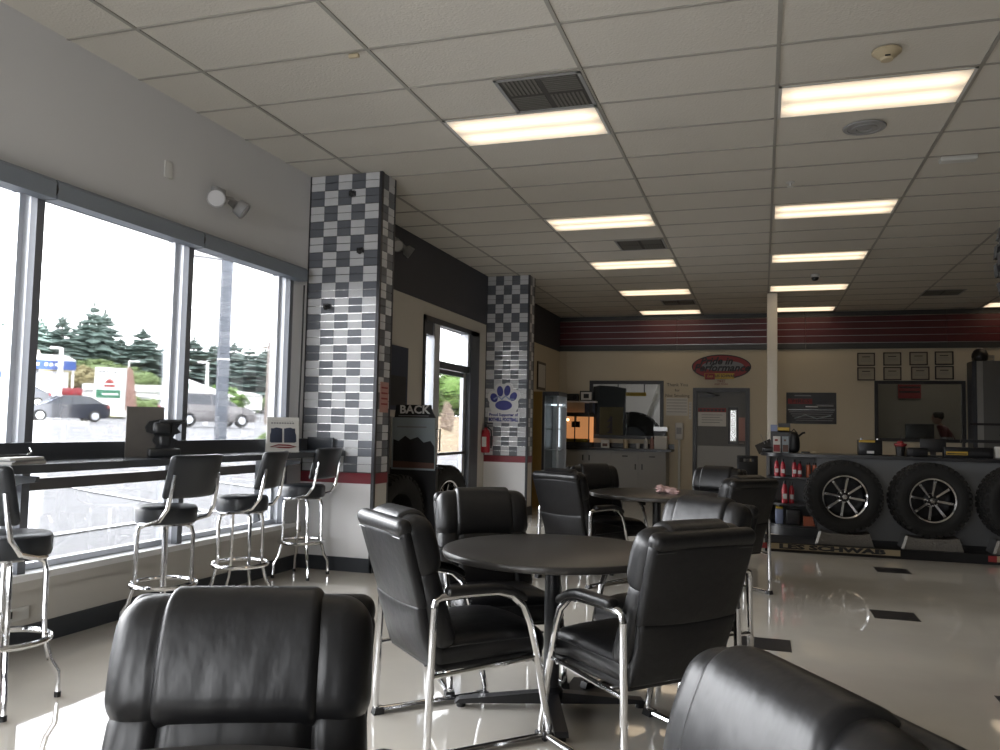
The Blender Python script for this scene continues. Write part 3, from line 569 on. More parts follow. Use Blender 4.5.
# ------------------------------------------------------------------ guest chairs
def chair_proto():
    t = thing('guest_chair', '', 'chair')
    A = math.atan2(.168, .55)          # backward lean
    Xb = T(0, -.228, .415) @ Matrix.Rotation(A, 4, 'X')       # local z runs up the back
    def seatfn(p, q): return (p.x, p.y, p.z + .018*(1-q.x**2)*(q.z > 0) - .030*max(0, q.y-.35)**1.5*2 + .012*q.y)
    b = B(); b.rb((0, .02, .405), (.52, .56, .125), .055, 'leather', fn=seatfn, sub=8, n=4); b.rb((0, .02, .345), (.50, .52, .04), .015, 'leather2')
    b.tube([(x, .02+y, .43) for x, y in ((-.262, -.2), (-.262, .2), (-.22, .275), (.22, .275), (.262, .2), (.262, -.2))], .004, 'piping', n=5); b.build('seat', t)
    def lum(p, q): return (p.x*(1-.04*q.z), p.y + (.012*(1-q.x**2) - .016*math.exp(-((abs(p.x)-.155)/.012)**2))*(q.y > 0), p.z)
    b = B(); b.rb((0, .045, .165), (.538, .10, .35), .045, 'leather', Xb, fn=lum, sub=(40, 2, 6), n=4); b.build('backrest', t)
    def pil(p, q):
        a = abs(p.x); c = 1/(1+math.exp((a-.160)/.004)); g = math.exp(-((a-.163)/.006)**2)
        fold = 0.0004*math.sin(p.x*95+4*q.z)*math.exp(-((q.z+.2)/.9)**2)*(q.y > 0)
        o = .013*c - .007*g
        return (p.x*(1-.03*max(0, q.z)**2), p.y + (.016*math.cos(q.z*1.5)+o+fold)*(1 if q.y > 0 else -.25), p.z + (.014*c-.004*g)*max(0, q.z) - .010*abs(q.x)**4*(q.z > 0))
    b = B(); b.rb((0, .052, .420), (.535, .125, .27), .060, 'leather', Xb, fn=pil, sub=(64, 2, 8), n=6); b.build('head_pillow', t)
    b = B().rb((0, -.004, .522), (.532, .072, .075), .034, 'leather', Xb, n=5, sub=(8, 2, 2))
    b.tube([(x, -.036, .492) for x in (-.255, -.1, .1, .255)], .0028, 'piping', Xb, n=5)
    b.build('top_roll', t)
    def bk(p, q): return (p.x*(1+.03*q.z), p.y - .012*(1-q.x**2), p.z)
    def bk2(p, q): return (p.x*(1 - .05*(1-abs(q.z))), p.y - .022*(1-q.x**2)*(1-q.z**2)-.01, p.z)
    b = B(); b.rb((0, -.006, .345), (.520, .050, .34), .022, 'leather2', Xb, fn=bk, sub=5); b.rb((0, -.004, .065), (.50, .05, .27), .02, 'leather2', Xb, fn=bk2, sub=6); b.build('back_panel', t)
    for s in (-1, 1):
        x = s*.30
        P = [(-.268, .60), (-.262, .628), (-.24, .637), (-.10, .642), (.02, .640), (.09, .622), (.145, .575), (.178, .50), (.215, .36), (.262, .14), (.283, .05), (.278, .025), (.255, .016), (-.24, .016), (-.275, .022), (-.286, .05), (-.283, .12), (-.268, .60)]
        f = B().tube([(x, y, z) for y, z in P], .0155, 'chrome', n=10)
        f.tube([(x, -.265, .325), (x, .20, .355)], .011, 'chrome'); f.build('side_frame', t)
        def arm(p, q): return (p.x, p.y, p.z - .075*max(0, q.y-.15)**2 - .004*abs(q.x))
        a = B(); a.rb((x, -.03, .663), (.062, .37, .036), .017, 'leather', fn=arm, sub=6); a.build('armrest', t)
        for (y, w) in ((-.275, .05), (.275, .055)): B().prism([(y-w/2, 0), (y+w/2, 0), (y+w/2-.01*(y > 0), .030), (y-w/2+.01*(y < 0), .030)], 'x', x-.022, x+.022, 'black_plastic').build('glide', t)
    b = B().tube([(-.30, -.20, .335), (.30, -.20, .335)], .011, 'chrome').tube([(-.30, .17, .345), (.30, .17, .345)], .011, 'chrome'); b.build('cross_bar', t)
    return t
ch = chair_proto()
CG = 'black leather guest chairs around the round tables'
cs = [((-1.285, 3.51), 46, 'black leather chair in front of the near column, left of the middle round table'), ((-.50, 3.55), 138, 'black leather chair seen from behind at the right side of the middle round table'),
      ((-1.37, 4.25), -56, 'black leather chair at the far left side of the middle round table, facing the viewer'), ((-.46, 4.31), -124, 'black leather chair half hidden behind the right chair of the middle table, headrest lit white'),
      ((-1.50, 7.22), 60, 'black leather chair seen from behind at the left of the far round table'), ((-1.42, 7.95), -50, 'black leather chair behind the left one at the far round table'),
      ((-.55, 8.3), -115, 'black leather chair beyond the far table in front of the grey door'), ((-.35, 7.15), 139, 'black leather chair seen from behind at the right end of the far round table'),
      ((-.925, 1.245), -67, 'large black leather chair back in the left foreground facing the viewer'), ((-.222, 1.155), 212, 'black leather chair headrest cut off by the bottom edge in the right foreground')]
for k, ((x, y), a, l) in enumerate(cs):
    a = math.radians(a-90)
    if k == 0: ch.location = (x, y, 0); ch.rotation_euler.z = a; ch['label'] = l; ch['group'] = CG
    else: dup(ch, (x, y, 0), a, l, CG)

def table(x, y, r, label, rz):
    t = thing('round_table', label, 'table', (x, y, 0), rz, 'round black pedestal tables')
    B().lathe([(.001, .712), (r-.02, .712), (r-.004, .716), (r, .724), (r, .738), (r-.004, .746), (r-.016, .75), (.001, .75)], 'laminate', n=72).build('tabletop', t)
    B().cyl((0, 0, .04), (0, 0, .70), .038, 'black_metal', n=20).lathe([(.16, .70), (.16, .712), (.001, .712), (.001, .70)], 'black_metal').lathe([(.06, .04), (.06, .08), (.04, .10)], 'black_metal').build('column', t)
    for k in range(4):
        a = k*PI/2
        b = B().prism([(.02, .022), (.02, .075), (.10, .070), (.44, .040), (.46, .022)], 'y', -.03, .03, 'black_metal', Matrix.Rotation(a, 4, 'Z')).cyl((.43*math.cos(a), .43*math.sin(a), 0), (.43*math.cos(a), .43*math.sin(a), .025), .022, 'black_plastic', n=12); b.build('foot', t)
    return t
table(-.965, 3.905, .535, 'round black table in the middle of the room, four chairs around it', .35)
table(-.93, 7.72, .62, 'round black table farther back with a pinkish cloth on it', .5)
table(-.725, .80, .55, 'round black table whose edge shows at the bottom left of the picture', .2)
b = B()
rr = random.Random(3)
def crum(p, q): return (p.x*(1+.15*math.sin(9*q.z+4*q.x)), p.y*(1+.2*math.sin(7*q.x)), p.z*(1+.35*math.sin(5*q.x+2)*math.cos(4*q.y)) - .018*q.x)
b.rb((0, 0, .028), (.20, .12, .056), .025, 'pink_cloth' if 'pink_cloth' in M else 'cloth_pink_', fn=crum, sub=8, n=4) if 'pink_cloth' in M else None
D('pink_cloth', (.62, .42, .40), .8, bump=(25, .8)); b.rb((0, 0, .03), (.20, .12, .055), .024, 'pink_cloth', fn=crum, sub=8, n=4); b.build('crumpled_cloth', loc=(-.82, 7.65, .752), **tg('crumpled pale pink cloth on the far round table', 'cloth'))

# ------------------------------------------------------------------ tire display by the side door
t = thing('poster_display', 'dark floor display with a truck poster under white block letters', 'display stand', (-3.63, 8.3, 0))
B().box(-.30, .27, -.03, .03, .0, .86, 'black_metal').box(-.30, .27, -.08, .2, 0, .03, 'black_metal').build('stand', t)
B().prism([(-.26, .84), (.26, .84), (.24, 1.41), (-.26, 1.41)], 'y', -.035, -.01, 'sky_print').build('poster', t)
b = B().prism([(-.24, .93), (.25, .92), (.245, 1.10), (.2, 1.16), (.12, 1.14), (.05, 1.2), (-.04, 1.17), (-.10, 1.21), (-.18, 1.15), (-.24, 1.17)], 'y', -.038, -.0355, 'black_print').prism([(-.24, .86), (.25, .86), (.25, .92), (-.24, .935)], 'y', -.038, -.0355, 'mud').box(-.20, .15, -.038, -.0355, 1.30, 1.315, 'grey_print'); b.build('print', t)
B().prism([(-.24, 1.41), (.25, 1.41), (.21, 1.48), (.19, 1.55), (-.22, 1.55)], 'y', -.03, -.012, 'black_print').build('header', t)
wtext('letters', 'BACK', .125, (.0, -.032, 1.495), 'white_print', t, squash=1.1, bold=.003); B().box(-.19, .17, -.0325, -.0305, 1.425, 1.435, 'grey_print').build('small_print', t)
b = B().box(-.34, -.30, -.03, .03, 0, 1.42, 'navy').box(-.30, -.275, -.032, .03, 0, 1.42, 'steel'); b.build('side_post', t)
def stand_tire(loc, rz, R, W, label, rim=True, g='tires on display beside the side door'):
    t = thing('tire', label, 'tire', loc, rz, g); tire_mesh(R, W, .22).build('tread', t)
    if rim: rim_parts(t, .22)
    return t
stand_tire((-3.62, 7.74, .41), math.radians(80), .41, .27, 'black tire standing in front of the truck poster display', False)
stand_tire((-3.60, 9.0, .47), math.radians(78), .40, .27, 'black tire with silver wheel standing at the side door, behind the poster display'); b = B().box(-3.8, -3.4, 8.85, 9.15, 0, .06, 'black_metal').box(-3.8, -3.76, 8.85, 9.15, .06, .1, 'black_metal'); b.build('tire_stand', **tg('low black stand under the tire by the side door', 'tire stand'))
s = B().box(WX+.001, WX+.02, 8.5, 9.02, 1.50, 2.25, 'navy').build('wall_poster', **tg('dark blue poster on the cream wall left of the side door', 'poster')); B().box(WX+.02, WX+.022, 8.55, 8.97, 1.55, 1.9, 'black_print').build('print', s)
s = B().box(-3.334, -3.329, 6.80, 6.97, 1.44, 1.72, 'pink_paper').build('wall_notice', **tg('pinkish paper notice on the side of the near checkered column', 'notice')); b = B()
for k in range(4): b.box(-3.329, -3.328, 6.82, 6.95, 1.66-k*.05, 1.675-k*.05, 'red_print')
b.build('print', s)

# paw sign and extinguisher on the far column
t = thing('paw_sign', 'white and blue paw print sign on the far checkered column', 'sign', (-3.765, 11.955, 0))
b = B()
def ell(cx, cz, rx, rz_, a=0, n=20): return [(cx+rx*math.cos(2*PI*k/n)*math.cos(a)-rz_*math.sin(2*PI*k/n)*math.sin(a), cz+rx*math.cos(2*PI*k/n)*math.sin(a)+rz_*math.sin(2*PI*k/n)*math.cos(a)) for k in range(n)]
toes = [(-.155, 1.77, .07, .085, .45), (-.06, 1.87, .062, .095, .1), (.055, 1.88, .062, .095, -.15), (.155, 1.79, .065, .085, -.55)]
for k, (x, z, rx, rz_, a) in enumerate(toes+[(0, 1.665, .20, .15, 0)]): b.prism(ell(x, z, rx+.035, rz_+.03, a), 'y', -.012-.0004*k, -.001*k-.0002, 'white_print')
b.box(-.25, .25, -.0145, -.0001, 1.385, 1.56, 'white_print'); b.build('panel', t)
b = B()
for k, (x, z, rx, rz_, a) in enumerate(toes): b.prism(ell(x, z, rx-.012, rz_-.014, a), 'y', -.020, -.0135, 'blue_print')
b.prism(ell(0, 1.655, .135, .075), 'y', -.020, -.0135, 'blue_print'); b.tube([(-.16, -.021, 1.745), (-.08, -.021, 1.79), (-.03, -.021, 1.745), (.03, -.021, 1.80), (.09, -.021, 1.75), (.17, -.021, 1.745)], .012, 'blue_pale', n=6); b.build('paw_print', t)
wtext('lettering', 'Proud Supporter of', .062, (0, -.017, 1.51), 'blue_print', t, squash=.93, bold=.002); wtext('lettering', 'BOTHELL FOOTBALL', .072, (0, -.017, 1.435), 'blue_print', t, squash=.70, bold=.004)
t = thing('fire_extinguisher', 'red fire extinguisher hung at the left edge of the far checkered column', 'fire extinguisher', (-4.02, 11.87, 0))
B().lathe([(.001, .93), (.06, .93), (.068, .945), (.068, 1.22), (.05, 1.27), (.025, 1.29), (.025, 1.31), (.001, 1.31)], 'red_can', n=24).build('cylinder', t)
B().box(-.015, .02, -.02, .02, 1.31, 1.36, 'black_plastic').box(-.02, .12, -.01, .01, 1.345, 1.36, 'steel').box(-.02, .11, -.01, .01, 1.375, 1.388, 'black_plastic').build('valve', t)
B().tube([(.03, 0, 1.32), (.09, -.01, 1.27), (.10, -.01, 1.1), (.09, -.01, 1.0)], .012, 'black_plastic').build('hose', t); B().box(-.035, .035, -.0705, -.068, 1.02, 1.17, 'white_print').build('label_plate', t); B().box(-.03, .03, .06, .09, 1.0, 1.25, 'steel').build('bracket', t)

# ------------------------------------------------------------------ back left corner
s = thing('framed_picture', 'narrow framed picture on the left side wall near the back corner', 'picture', (WX, 15.3, 2.32)); B().box(0, .02, -.30, .30, -.27, .27, 'frame_brown').build('frame', s); B().box(.02, .024, -.25, .25, -.22, .22, 'paper').build('print', s)
t = thing('glass_cooler', 'tall drinks cooler with golden side and lit glass door behind the far column', 'cooler', (-3.72, 13.55, 0))
b = B().box(-.36, .26, -.30, .36, 0, 1.93, 'fridge_black').box(-.36, .22, -.312, -.30, .0, 1.93, 'gold_side'); b.build('body', t)
b = B().box(.26, .50, -.30, .3, 1.86, 1.93, 'fridge_black').box(.26, .5, -.3, .3, 0, .25, 'fridge_black').box(.47, .5, -.3, -.27, .25, 1.86, 'steel').box(.26, .5, .28, .30, .25, 1.86, 'steel'); b.build('door', t)
b = B()
for z in (.6, .95, 1.3): b.box(.27, .47, -.24, .27, z, z+.012, 'steel')
b.build('shelf', t); B().cyl((.36, .24, 1.0), (.36, .24, 1.68), .022, 'cool_tube').cyl((.18, .15, 1.72), (.45, .15, 1.72), .012, 'cool_tube').build('light_tube', t); B().box(.28, .47, -.292, -.288, .25, 1.86, 'pane').build('glass', t)

t = thing('base_cabinet', 'light grey base cabinets with dark handles along the back wall', 'cabinet', (0, 0, 0))
B().box(WX+.02, -1.78, 16.22, 16.78, .10, .90, 'cabinet').box(WX+.02, -1.80, 16.28, 16.78, 0, .10, 'frame_black').build('body', t)
for (x0, x1, hx) in ((-4.04, -3.36, -3.42), (-3.34, -2.85, -3.29), (-2.83, -2.32, -2.37), (-2.30, -1.79, -2.24)):
    zt = .86 if x1 < -2.84 else .71
    d = B().box(x0, x1, 16.20, 16.22, .13, zt, 'cabinet').build('door', t); B().box(hx-.012, hx+.012, 16.175, 16.20, zt-.17, zt-.06, 'handle').build('handle', d)
for (x0, x1) in ((-2.83, -2.32), (-2.30, -1.79)):
    d = B().box(x0, x1, 16.20, 16.22, .725, .87, 'cabinet').build('drawer', t); B().box((x0+x1)/2-.055, (x0+x1)/2+.055, 16.175, 16.20, .785, .81, 'handle').build('handle', d)
B().box(WX+.015, -1.68, 16.15, 16.79, .90, .945, 'counter_top').box(WX+.015, -1.68, 16.76, 16.79, .945, 1.04, 'counter_top').build('countertop', **tg('black countertop on the grey cabinets at the back wall', 'countertop'))
CT = .946
t = thing('popcorn_machine', 'popcorn cabinet glowing warm orange in the back left corner', 'popcorn machine', (-3.64, 16.47, CT))
b = B().box(-.33, .33, -.22, .22, 0, .10, 'frame_black').box(-.33, .33, -.22, .22, .62, .70, 'frame_black').box(-.33, .33, .20, .22, .1, .62, 'warm_inside')
for x in (-.33, .02, .31): b.box(x, x+.02, -.22, -.20, .1, .62, 'frame_black')
b.build('case', t); B().cyl((.0, .02, .40), (.0, .02, .52), .09, 'rim_dark').cyl((0, .02, .52), (0, .02, .62), .015, 'steel').build('kettle', t); B().lathe([(.001, -.03), (.03, -.02), (.03, .02), (.001, .03)], 'glow', T(-.17, .02, .55), 12).build('lamp', t)
B().rb((0, 0, .13), (.55, .34, .08), .03, 'yellow_print').build('popcorn', t); B().box(-.31, .31, -.215, -.21, .1, .62, 'pane').build('glass', t)
b = B().box(WX+.05, -3.25, 16.62, 16.79, 1.86, 1.89, 'panel_white'); b.build('wall_shelf', **tg('white shelf above the popcorn machine', 'shelf'))
B().rb((-3.80, 16.70, 1.965), (.34, .14, .15), .02, 'black_plastic').cyl((-3.9, 16.62, 1.965), (-3.9, 16.635, 1.965), .05, 'rim_dark').cyl((-3.7, 16.62, 1.965), (-3.7, 16.635, 1.965), .05, 'rim_dark').build('small_stereo', **tg('black box stereo on the shelf in the back left corner', 'stereo'))
s = B().box(-3.60, -3.33, 16.66, 16.68, 1.89, 2.10, 'frame_black').build('picture_frame', **tg('small dark picture frame on the shelf beside the stereo', 'picture frame')); B().box(-3.575, -3.355, 16.655, 16.66, 1.915, 2.075, 'paper').box(-3.52, -3.41, 16.652, 16.655, 1.95, 2.04, 'black_print').build('print', s)
B().box(-3.52, -3.30, 16.775, 16.799, 1.62, 1.85, 'navy').build('wall_card', **tg('blue and dark card pinned to the wall under the shelf', 'card'))
def bottle(x, z, r, m, label, cat='bottle', y=16.42, name='bottle', base=CT, capm='white_plastic'):
    o = B().lathe([(.001, 0), (r, 0), (r, z*.7), (r*.45, z*.82), (r*.4, z*.9), (.001, z*.9)], m, n=16).build(name, None, (x, y, base), **tg(label, cat)); B().cyl((0, 0, z*.9), (0, 0, z), r*.45, capm, n=12).build('cap', o); return o
t = B().box(-.08, .08, -.04, .04, 0, .16, 'paper').build('napkin_box', None, (-3.0, 16.35, CT), **tg('small tan and white box left on the back countertop', 'box')); B().box(-.05, .05, -.042, -.04, .03, .09, 'mud').build('print', t)
B().lathe([(.001, 0), (.045, 0), (.05, .17), (.001, .17)], 'cream_plastic', n=16).build('cup', None, (-2.59, 16.35, CT), **tg('tall beige cup in the middle of the back countertop', 'cup'))
B().lathe([(.001, 0), (.035, 0), (.045, .11), (.001, .11)], 'white_plastic', n=16).build('cup', None, (-2.35, 16.35, CT), **tg('small white cup right of the tall beige one', 'cup'))
bottle(-2.20, .22, .04, 'white_plastic', 'shorter white bottle on the back countertop'); bottle(-2.08, .25, .04, 'pink_paper', 'taller pinkish bottle on the back countertop')
t = thing('coffee_dispenser', 'white and black drink dispenser at the right end of the back countertop', 'dispenser', (-1.90, 16.42, CT)); B().box(-.12, .12, -.12, .12, 0, .26, 'paper').build('body', t); B().box(-.10, .10, -.13, .12, .26, .36, 'black_plastic').box(-.13, .13, -.14, .12, .36, .44, 'steel').build('lid', t); B().cyl((0, -.15, .28), (0, -.12, .28), .02, 'black_plastic').build('tap', t)

t = thing('wall_lettering', 'small dark three-line lettering on the cream wall left of the grey door', 'lettering', (-1.63, BY-.002, 0)); wtext('letters', 'Thank You', .095, (0, 0, 2.24), 'black_print', t); wtext('letters', 'for', .08, (0, 0, 2.13), 'black_print', t); wtext('letters', 'Not Smoking', .09, (0, 0, 2.02), 'black_print', t)
for (x0, x1, z0, z1, l, m) in ((-1.85, -1.42, 1.62, 1.98, 'large white paper taped to the wall below the small lettering', 'paper'), (-1.40, -1.345, 1.55, 1.9, 'thin strip of paper beside the large wall paper', 'paper')):
    s = B().box(x0, x1, BY-.006, BY-.0005, z0, z1, m).build('wall_paper_sheet', **tg(l, 'paper')); b = B()
    for k in range(5): b.box(x0+.01, x1-.02, BY-.008, BY-.006, z1-.05-k*.06, z1-.04-k*.06, 'grey_print')
    b.build('print', s)
t = thing('hand_dispenser', 'white hand sanitizer dispenser on a slim stand left of the grey door', 'dispenser', (-1.57, 16.62, 0)); B().rb((0, 0, 1.31), (.16, .10, .34), .03, 'white_plastic').build('body', t); B().box(-.05, .05, -.055, -.048, 1.25, 1.38, 'grey_plastic').build('window', t); B().cyl((0, .02, .02), (0, .02, 1.15), .025, 'white_plastic').build('pole', t); B().lathe([(.15, 0), (.15, .015), (.02, .02)], 'white_plastic').build('base', t)

# oval sign over the door
t = thing('oval_sign', 'oval red sign with black slanted lettering above the grey door', 'sign', (-.775, BY-.03, 0))
b = B().prism(ell(0, 2.60, .57, .245, n=40), 'y', -.01, .03, 'black_print'); b.build('panel', t); b = B().prism(ell(0, 2.60, .55, .225, n=40), 'y', -.014, -.009, 'red_print').prism(ell(0.03, 2.62, .40, .10, n=32), 'y', -.016, -.013, 'grey_print'); b.build('field', t)
for (dx, dz, m) in ((0, 0, 'black_print'),): wtext('lettering', 'Pride in', .20, (-.10, -.02, 2.71), 'black_print', t, bold=.006, shear=.35); wtext('lettering', 'Performance', .205, (.0, -.02, 2.575), 'black_print', t, bold=.006, shear=.35, squash=1.0)
B().box(-.32, .25, -.03, -.014, 2.36, 2.47, 'yellow_print').build('banner', t); B().box(-.31, -.12, -.033, -.03, 2.345, 2.465, 'red_print').build('patch', t); wtext('lettering', 'LES SCHWAB', .075, (.07, -.033, 2.415), 'black_print', t, bold=.002, squash=.85); wtext('lettering', 'Les', .08, (-.215, -.035, 2.415), 'yellow_print', t, shear=.3)
wtext('lettering', 'TIRES', .065, (.0, -.002, 2.31), 'red_print', t); wtext('lettering', 'AND MORE', .05, (.0, -.002, 2.255), 'red_print', t)
# poster
t = thing('wall_banner', 'wide black poster with a red title on the cream wall right of the white post', 'poster', (.895, BY-.012, 0)); B().box(-.45, .45, 0, .011, 1.50, 2.10, 'frame_black').build('panel', t)
b = B().box(-.42, .02, -.003, 0, 1.88, 1.98, 'red_print').box(-.30, .0, -.003, 0, 2.03, 2.05, 'grey_print').box(-.1, .12, -.003, 0, 1.82, 1.84, 'white_print').box(-.42, .42, -.003, 0, 1.765, 1.775, 'steel').box(.1, .40, -.003, 0, 1.83, 1.87, 'grey_print')
for k in range(5): b.box(-.40+.03*k, .40-.02*(k % 3), -.003, 0, 1.72-k*.04, 1.735-k*.04, 'grey_print')
b.tube([(-.3, -.002, 1.6), (-.1, -.002, 1.67), (.1, -.002, 1.6), (.35, -.002, 1.66)], .012, 'sky_print', n=5); b.build('print', t); wtext('lettering', 'TIRES', .11, (-.2, -.005, 1.93), 'black_print', t, squash=1.3)
# certificates
fc = [(1.87, 2.735, 'frame_brown'), (2.32, 2.74, 'frame_brown'), (2.765, 2.745, 'frame_brown'), (3.19, 2.75, 'frame_black'), (1.87, 2.46, 'frame_brown'), (2.32, 2.465, 'frame_brown'), (2.79, 2.47, 'frame_brown'), (3.19, 2.48, 'frame_black')]
pos = ['leftmost', 'second from the left', 'third from the left', 'rightmost, black framed']
for k, (x, z, m) in enumerate(fc):
    t = thing('framed_certificate', '%s certificate in the %s row of frames above the office window' % (pos[k % 4], 'upper' if k < 4 else 'lower'), 'framed certificate', (x, BY, z), 0, 'framed certificates above the office window')
    b = B(); frame(b, -.155, .155, -.125, .125, -.001, .022, .02, m); b.build('frame', t); B().box(-.135, .135, -.008, -.001, -.105, .105, 'old_paper').build('certificate', t)
    b = B().box(-.07, .07, -.010, -.008, .04, .055, 'black_print')
    for q in range(3): b.box(-.09, .09, -.010, -.008, .01-q*.025, .015-q*.025, 'grey_print')
    b.build('print', t)
# post
b = B().rb((.16, 14.42, H/2), (.165, .14, H-.002), .015, 'perforated'); b.build('trim_4', kind='structure')
b = B().tube([(-3.93, 16.79, 1.9), (-3.93, 16.79, 2.93)], .012, 'wall_cream'); b.build('trim_5', kind='structure')

# grey cabinet and helmet at the right
t = thing('storage_cabinet', 'tall dark grey cabinet with pale side rail at the right picture edge', 'cabinet', (0, 0, 0)); B().box(3.72, 5.0, 16.35, 16.79, 0, 2.66, 'door_steel').build('body', t); B().box(3.56, 3.63, 16.40, 16.79, 0, 2.66, 'frame_dark').box(3.63, 3.72, 16.36, 16.79, 0, 2.66, 'cabinet').build('side_rail', t, label='pale upright side rail'); B().box(3.50, 5.0, 16.33, 16.36, 1.52, 1.56, 'frame_black').build('shelf_edge', t); B().box(3.95, 4.1, 16.32, 16.35, 1.34, 1.37, 'handle').build('handle', t)
t = thing('football_helmet', 'dark football helmet with face cage on top of the grey cabinet', 'helmet', (3.72, 16.55, 2.662), .0)
b = B(); b.lathe([(.115, .02), (.135, .08), (.13, .14), (.10, .20), (.055, .232), (.001, .242)], 'black_plastic', n=28, cap=True); b.rb((-.01, 0, .05), (.22, .24, .10), .05, 'black_plastic'); b.build('shell', t)
b = B()
for z in (.03, .075, .11): b.tube([(.10, -.11, z), (.20, -.07, z-.01), (.215, 0, z-.012), (.20, .07, z-.01), (.10, .11, z)], .007, 'steel', n=6)
b.tube([(.215, -.02, .02), (.22, -.02, .11)], .007, 'steel'); b.build('face_cage', t); B().tube([(-.10, 0, .17), (-.03, 0, .238), (.05, 0, .23), (.11, 0, .16)], .015, 'white_print').build('stripe', t)

# ------------------------------------------------------------------ showroom counter
CX1 = 8.0
t = thing('service_counter', 'long low grey counter with black top behind the displayed wheels', 'counter', (0, 0, 0))
B().box(.66, CX1, 10.48, 11.05, .10, 1.04, 'counter_grey').build('body', t)
pts = [(CX1, 10.38), (CX1, 11.12), (.02, 11.12), (-.02, 10.95)]+[(.42-.44*math.cos(a), 10.80-.42*math.sin(a)) for a in [k*PI/2/8 for k in range(9)]]
B().prism(pts, 'z', 1.04, 1.08, 'counter_top').build('countertop', t)
b = B().box(.05, .66, 11.0, 11.05, .10, 1.04, 'counter_grey').box(.62, .66, 10.5, 11.0, .1, 1.04, 'counter_grey').box(.05, .09, 10.75, 11.0, .1, 1.04, 'counter_grey'); b.build('end_panel', t)
sp = [(.62, 10.44), (.62, 11.0), (.05, 11.0)]+[(.46-.41*math.cos(a), 10.84-.40*math.sin(a)) for a in [k*PI/2/6 for k in range(7)]]
for z in (.775, .455, .20): s = B().prism(sp, 'z', z, z+.02, 'counter_top').build('shelf', t)
B().prism([(.66, 10.42), (.66, 11.0), (.03, 11.0)]+[(.48-.45*math.cos(a), 10.84-.42*math.sin(a)) for a in [k*PI/2/6 for k in range(7)]], 'z', .10, .20, 'black_metal').build('plinth', t)
def can(x, y, z, h, m, label, r=.028):
    o = B().lathe([(.001, 0), (r, 0), (r, h*.6), (r*.7, h*.78), (r*.4, h*.85), (.001, h*.85)], m, n=16).build('spray_bottle', None, (x, y, z), **tg(label, 'bottle', 'red bottles on the curved counter shelves')); B().cyl((0, 0, h*.85), (0, 0, h), r*.5, 'black_plastic', n=12).build('cap', o); B().box(-r*.7, r*.7, -r-.002, -r*.8, h*.2, h*.42, 'white_print').build('label_print', o)
sz = .796
for k, (x, y, h, m, l) in enumerate(((.17, 10.62, .22, 'red_can', 'red bottle at the left end of the upper curved shelf'), (.24, 10.56, .21, 'red_can', 'red bottle second on the upper curved shelf'), (.37, 10.54, .21, 'red_can', 'red bottle third on the upper curved shelf'), (.43, 10.56, .19, 'red_can', 'red bottle fourth on the upper curved shelf'))): can(x, y, sz, h, m, l)
for (x, l, m) in ((.53, 'orange can fifth on the upper curved shelf', 'orange_can'), (.60, 'orange can nearest the first wheel on the upper shelf', 'orange_can')):
    o = B().lathe([(.001, 0), (.025, 0), (.025, .15), (.001, .15)], m, n=16).build('spray_can', None, (x, 10.56, sz), **tg(l, 'can')); B().cyl((0, 0, .15), (0, 0, .175), .018, 'black_plastic', n=12).build('cap', o)
can(.26, 10.58, .476, .27, 'red_can', 'red bottle at the left on the middle curved shelf', .034); can(.34, 10.60, .476, .25, 'red_can', 'red bottle at the right on the middle curved shelf', .03)
t = thing('oil_jug', 'grey can with yellow collar on the lowest curved shelf', 'can', (.20, 10.62, .221)); B().rb((0, 0, .09), (.09, .07, .18), .012, 'blue_pale').build('body', t); B().rb((0, 0, .195), (.08, .065, .03), .01, 'yellow_print').cyl((0, 0, .2), (0, 0, .235), .02, 'black_plastic').build('cap', t)
B().rb((.36, 10.62, .311), (.16, .12, .18), .01, 'black_plastic').box(.30, .42, 10.557, 10.561, .30, .36, 'rim_dark').build('product_box', **tg('black box in the middle of the lowest curved shelf', 'box'))
B().prism([(.47, .221), (.60, .221), (.57, .33), (.47, .33)], 'y', 10.50, 10.58, 'orange_can').build('orange_box', **tg('orange package on the lowest shelf next to the first wheel', 'box'))

D('matte_black', (.010, .010, .011), .7, spec=.3); b = B().box(.03, CX1, 9.77, 10.5, 0.0, .10, 'matte_black'); pf = b.build('low_platform', **tg('low black platform carrying the wheels in front of the counter', 'platform'))
for k, x0 in enumerate((.04, 2.30)):
    t = thing('platform_banner', 'tan strip with black name lettering on the platform edge, %s' % ('below the first two wheels' if k == 0 else 'at the right picture edge'), 'banner', (x0, 9.765, 0), 0); B().box(0, 1.37, -.002, .004, .030, .092, 'banner_tan').build('strip', t); B().box(-.06, .02, -.003, -.002, .03, .092, 'red_print').build('emblem', t)
    wtext('lettering', 'LES SCHWAB', .068, (.68, -.0035, .061), 'black_print', t, squash=2.7, bold=.004)
wl = [(.86, .63, .40, 'chrome-spoked wheel with black tire nearest the curved shelves'), (1.73, .63, .405, 'chrome-spoked wheel with black tire in the middle of the platform'), (2.60, .63, .405, 'displayed wheel cut off by the right picture edge')]
w0 = thing('chrome_wheel', wl[0][3], 'wheel', (wl[0][0], 9.98, wl[0][1]), .10, 'chrome wheels on the platform'); tire_mesh(.402, .27).build('tire', w0); rim_parts(w0)
for (x, z, R, l) in wl[1:]: o = dup(w0, (x, 9.98, z), .14, l)
def wedge(x, label):
    t = thing('wheel_stand', label, 'stand', (x, 9.98, .1015), 0, 'diamond-plate stands under the wheels')
    b = B().prism([(-.30, 0), (.30, 0), (.26, .14), (.17, .125), (.0, .118), (-.17, .125), (-.26, .14)], 'y', -.15, .12, 'diamond'); b.build('body', t); B().prism([(-.305, .0), (-.275, .0), (-.235, .142), (-.262, .142)], 'y', -.158, .125, 'chrome').build('edge_strip', t)
